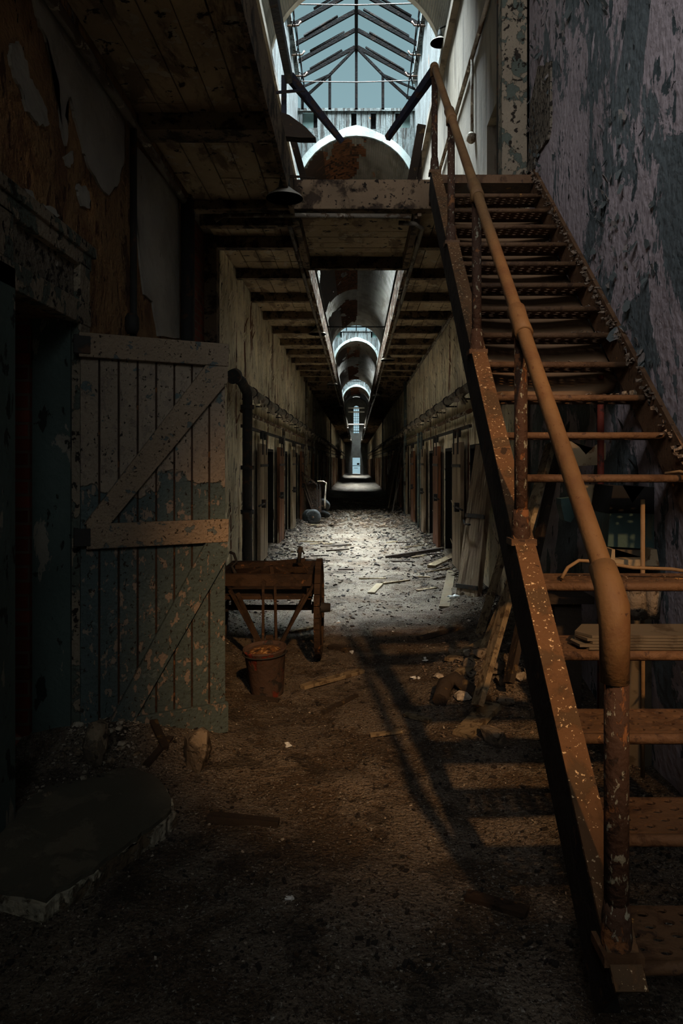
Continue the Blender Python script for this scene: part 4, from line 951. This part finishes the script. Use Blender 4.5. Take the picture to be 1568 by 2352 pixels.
for k in range(40):
    x = R(-1.3, 1.3); y = 20+R(0, 1)*12; a = R(-1, 1); l = R(.2, .9)
    plank((x, y, fh(x, y)), (max(-1.4, min(1.4, x+l*math.cos(a))), y+l*math.sin(a), fh(x+l*math.cos(a), y+l*math.sin(a))), R(.03, .1), .03, random.choice(['darkplank', 'plank', 'darkplank']), 'broken board in the shadowed debris beyond the pale floor', 'broken boards beyond the pale floor')
for k in range(7):                                   # planks standing against the far right wall
    y = 20.8+k*.8+R(0, .3); plank((1.05+R(-.05, .1), y, .1), (1.42, y+R(-.1, .3), R(1.6, 2.3)), .12, .03, 'darkplank', 'dark board leaning against the dim right wall beyond the paired pipes', 'boards leaning on the right wall', name='leaning_plank')
for k in range(46):                                  # right rubble heap
    x = 1.02+random.gauss(0, .22); y = 5.0+random.gauss(0, .4); x = min(1.42, max(.55, x)); s = R(.025, .075)
    rubble(x, y, s, s*R(.6, 1), s*R(.4, .8), random.choice(['stone', 'stone', 'chip']), 'broken masonry lump in the rubble heap behind the stair stringer', 'rubble heap behind the stringer')
for k in range(70):                                  # left rubble
    x = -1.33+random.gauss(0, .12); y = 3.95+random.gauss(0, .3); x = max(-1.45, min(-.95, x)); s = R(.012, .035)
    if y > 3.72+(x+1.45)*.5 and y < 3.9+(x+1.45)*.5: y -= .25
    rubble(x, y, s, s*R(.6, 1), s*R(.4, .7), random.choice(['stone', 'chip', 'chip']), 'pale plaster lump in the spill of rubble at the doorway foot', 'rubble at the doorway')
for k in range(60):
    y = 6+R(0, 1)**1.3*16; sd = random.choice((-1, 1)); x = sd*(1.42-abs(random.gauss(0, .22))); s = R(.02, .06)
    rubble(x, y, s, s*R(.6, 1), s*R(.4, .7), random.choice(['stone', 'chip']), 'fallen plaster lump at the foot of the %s corridor wall' % ('left' if sd < 0 else 'right'), 'fallen plaster along the %s wall' % ('left' if sd < 0 else 'right'))
for (px, py, s, lab) in ((665, 1715, .03, 'crumpled strip of clear plastic on the dark floor below the bucket'), (770, 1430, .035, 'white torn scrap on the floor right of the cart wheel'), (800, 1502, .03, 'white scrap beside the long shadow past the cart'), (980, 1528, .035, 'pale crumpled wrapper in front of the rubble heap'), (955, 1573, .03, 'small crumpled wrapper at the left of the rubble heap'), (668, 2062, .022, 'pale triangular chip on the dark foreground floor'), (722, 1199, .03, 'white scrap standing before the rubber tyre'), (1045, 1395, .06, 'white crumpled bag at the foot of the leaning door leaf'), (1005, 1300, .05, 'white crumpled bag by the thick timber block')):
    p = flr(px, py); b = B()
    for q in range(3): b.rock((p.x+R(-s, s), p.y+R(-s, s), p.z+s*.3), (s*R(.6, 1.2), s*R(.3, .6), s*R(.2, .5)), 10)
    b.build('plastic_scrap', 'plastic', label=lab, cat='scrap')
# uncountable litter
def litter(n, yf, xf, smin, smax, mat, lab):
    b = B()
    for k in range(n):
        y = yf(); x = xf(y); s = R(smin, smax)*(.5 if y < 5 else min(1.4, .5+(y-5)*.13))*R(.4, 1); z = fh(x, y)
        a = R(0, 6.3); ca, sa = math.cos(a), math.sin(a); w = s*R(.2, .8); h = s*R(.05, .25); t1, t2 = R(-.5, .5)*s, R(-.3, .3)*s
        v = []
        for (i, j) in ((-1, -1), (1, -1), (1, 1), (-1, 1)):
            dx, dy = i*s/2*R(.7, 1), j*w/2*R(.7, 1); v.append((x+dx*ca-dy*sa, y+dx*sa+dy*ca, z+.003+max(0, i*t1*.5+j*t2*.5)))
        lo = [b.bm.verts.new(p) for p in v]; hi = [b.bm.verts.new((p[0], p[1], p[2]+h+.002)) for p in v]
        b.bm.faces.new(hi)
        for i in range(4): b.bm.faces.new((lo[i], lo[(i+1) % 4], hi[(i+1) % 4], hi[i]))
    b.build('floor_litter', mat, label=lab, cat='litter', kind='stuff')
def yd(): return 2.2+R(0, 1)**1.7*26
def xd(y):
    x = R(-1.45, 1.45); return x if R(0, 1) < .5 else math.copysign(1.45-abs(random.gauss(0, .3)), x)
litter(4200, yd, xd, .008, .035, 'chip', 'pale plaster chips scattered thickly over the corridor floor')
litter(4200, yd, xd, .01, .05, 'chip2', 'brown crumbs and splinters scattered over the corridor floor')
litter(5200, yd, lambda y: xd(y), .012, .07, 'chip3', 'dark charred scraps scattered over the corridor floor')
litter(1500, lambda: R(17, 30), lambda y: R(-1.2, 1.4), .04, .14, 'chip2', 'coarser brown debris covering the floor beyond the tyres')
litter(900, lambda: random.gauss(3.9, .3), lambda y: max(-1.48, min(-.9, random.gauss(-1.3, .15))), .015, .05, 'chip', 'plaster shards spilled below the left doorway')
litter(900, lambda: random.gauss(5.0, .45), lambda y: max(.5, min(1.48, random.gauss(1.0, .25))), .02, .07, 'flake', 'broken shards covering the rubble heap behind the stringer')

# ---------------------------------------------------------------- light
w = bpy.data.worlds.new('sky'); sc.world = w; w.use_nodes = True; nt = w.node_tree
bg = nt.nodes['Background']; bg.inputs[1].default_value = 1.0
tc = nt.nodes.new('ShaderNodeTexCoord'); sp_ = nt.nodes.new('ShaderNodeSeparateXYZ'); nt.links.new(tc.outputs['Generated'], sp_.inputs[0])
cr = nt.nodes.new('ShaderNodeValToRGB'); nt.links.new(sp_.outputs[2], cr.inputs[0])
cr.color_ramp.elements[0].position = .05; cr.color_ramp.elements[0].color = (.38, .58, .66, 1)
cr.color_ramp.elements[1].position = .6; cr.color_ramp.elements[1].color = (.20, .33, .36, 1)
nt.links.new(cr.outputs[0], bg.inputs[0])
def light(kind, name, loc, rot_to, energy, color, **kw):
    l = bpy.data.lights.new(name, kind); l.energy = energy; l.color = color
    for k, v in kw.items(): setattr(l, k, v)
    o = bpy.data.objects.new(name, l); COL.objects.link(o); o.location = loc
    o.rotation_euler = (Vector(rot_to)-Vector(loc)).to_track_quat('-Z', 'Y').to_euler(); return o
light('SUN', 'overcast_daylight', (0, 15, 40), (0.3, 14.5, 0), 215.0, (.80, .93, 1.0), angle=math.radians(58))
light('AREA', 'hub_opening_fill', (.7, -4.4, 6.2), (1.0, 4, 5.5), 52, (.97, .96, 1.0), shape='RECTANGLE', size=4.0, size_y=3.6, spread=math.radians(95))  # fill lamp added at the hub opening to lift the near surfaces
tgt = Vector((.1, 5.1, 0)); dirv = Vector((.31, -1.5, 1)).normalized()
light('AREA', 'upper_side_fill', (-1.75, -1.2, 5.6), (1.5, 5.2, 4.4), 190, (1.0, .95, .98), shape='RECTANGLE', size=3.2, size_y=2.2)  # added fill lamp that brightens the stair wall, no known source
light('SPOT', 'low_evening_sun', tgt+dirv*20, tgt, 8500, (1.0, .56, .25), spot_size=math.radians(9.6), spot_blend=.55, shadow_soft_size=.22)

# ---------------------------------------------------------------- camera
cam = bpy.data.cameras.new('camera'); co = bpy.data.objects.new('camera', cam); COL.objects.link(co)
co.location = (0, 0, EYE); co.rotation_euler = (math.pi/2, 0, 0)
cam.sensor_fit = 'HORIZONTAL'; cam.sensor_width = 24; cam.lens = 24*F/1568
cam.shift_x = -(CX-784)/1568; cam.shift_y = -(1176-HY)/1568; cam.clip_end = 300; cam.clip_start = .05
sc.camera = co
vs = sc.view_settings; sc.display_settings.display_device = 'sRGB'
vs.view_transform = 'Standard'; vs.look = 'None'; vs.exposure = 0; vs.gamma = 1; vs.use_curve_mapping = False
sc.cycles.max_bounces = 6; sc.cycles.diffuse_bounces = 5; sc.cycles.use_adaptive_sampling = True; sc.cycles.adaptive_threshold = .03
sc.cycles.use_denoising = True
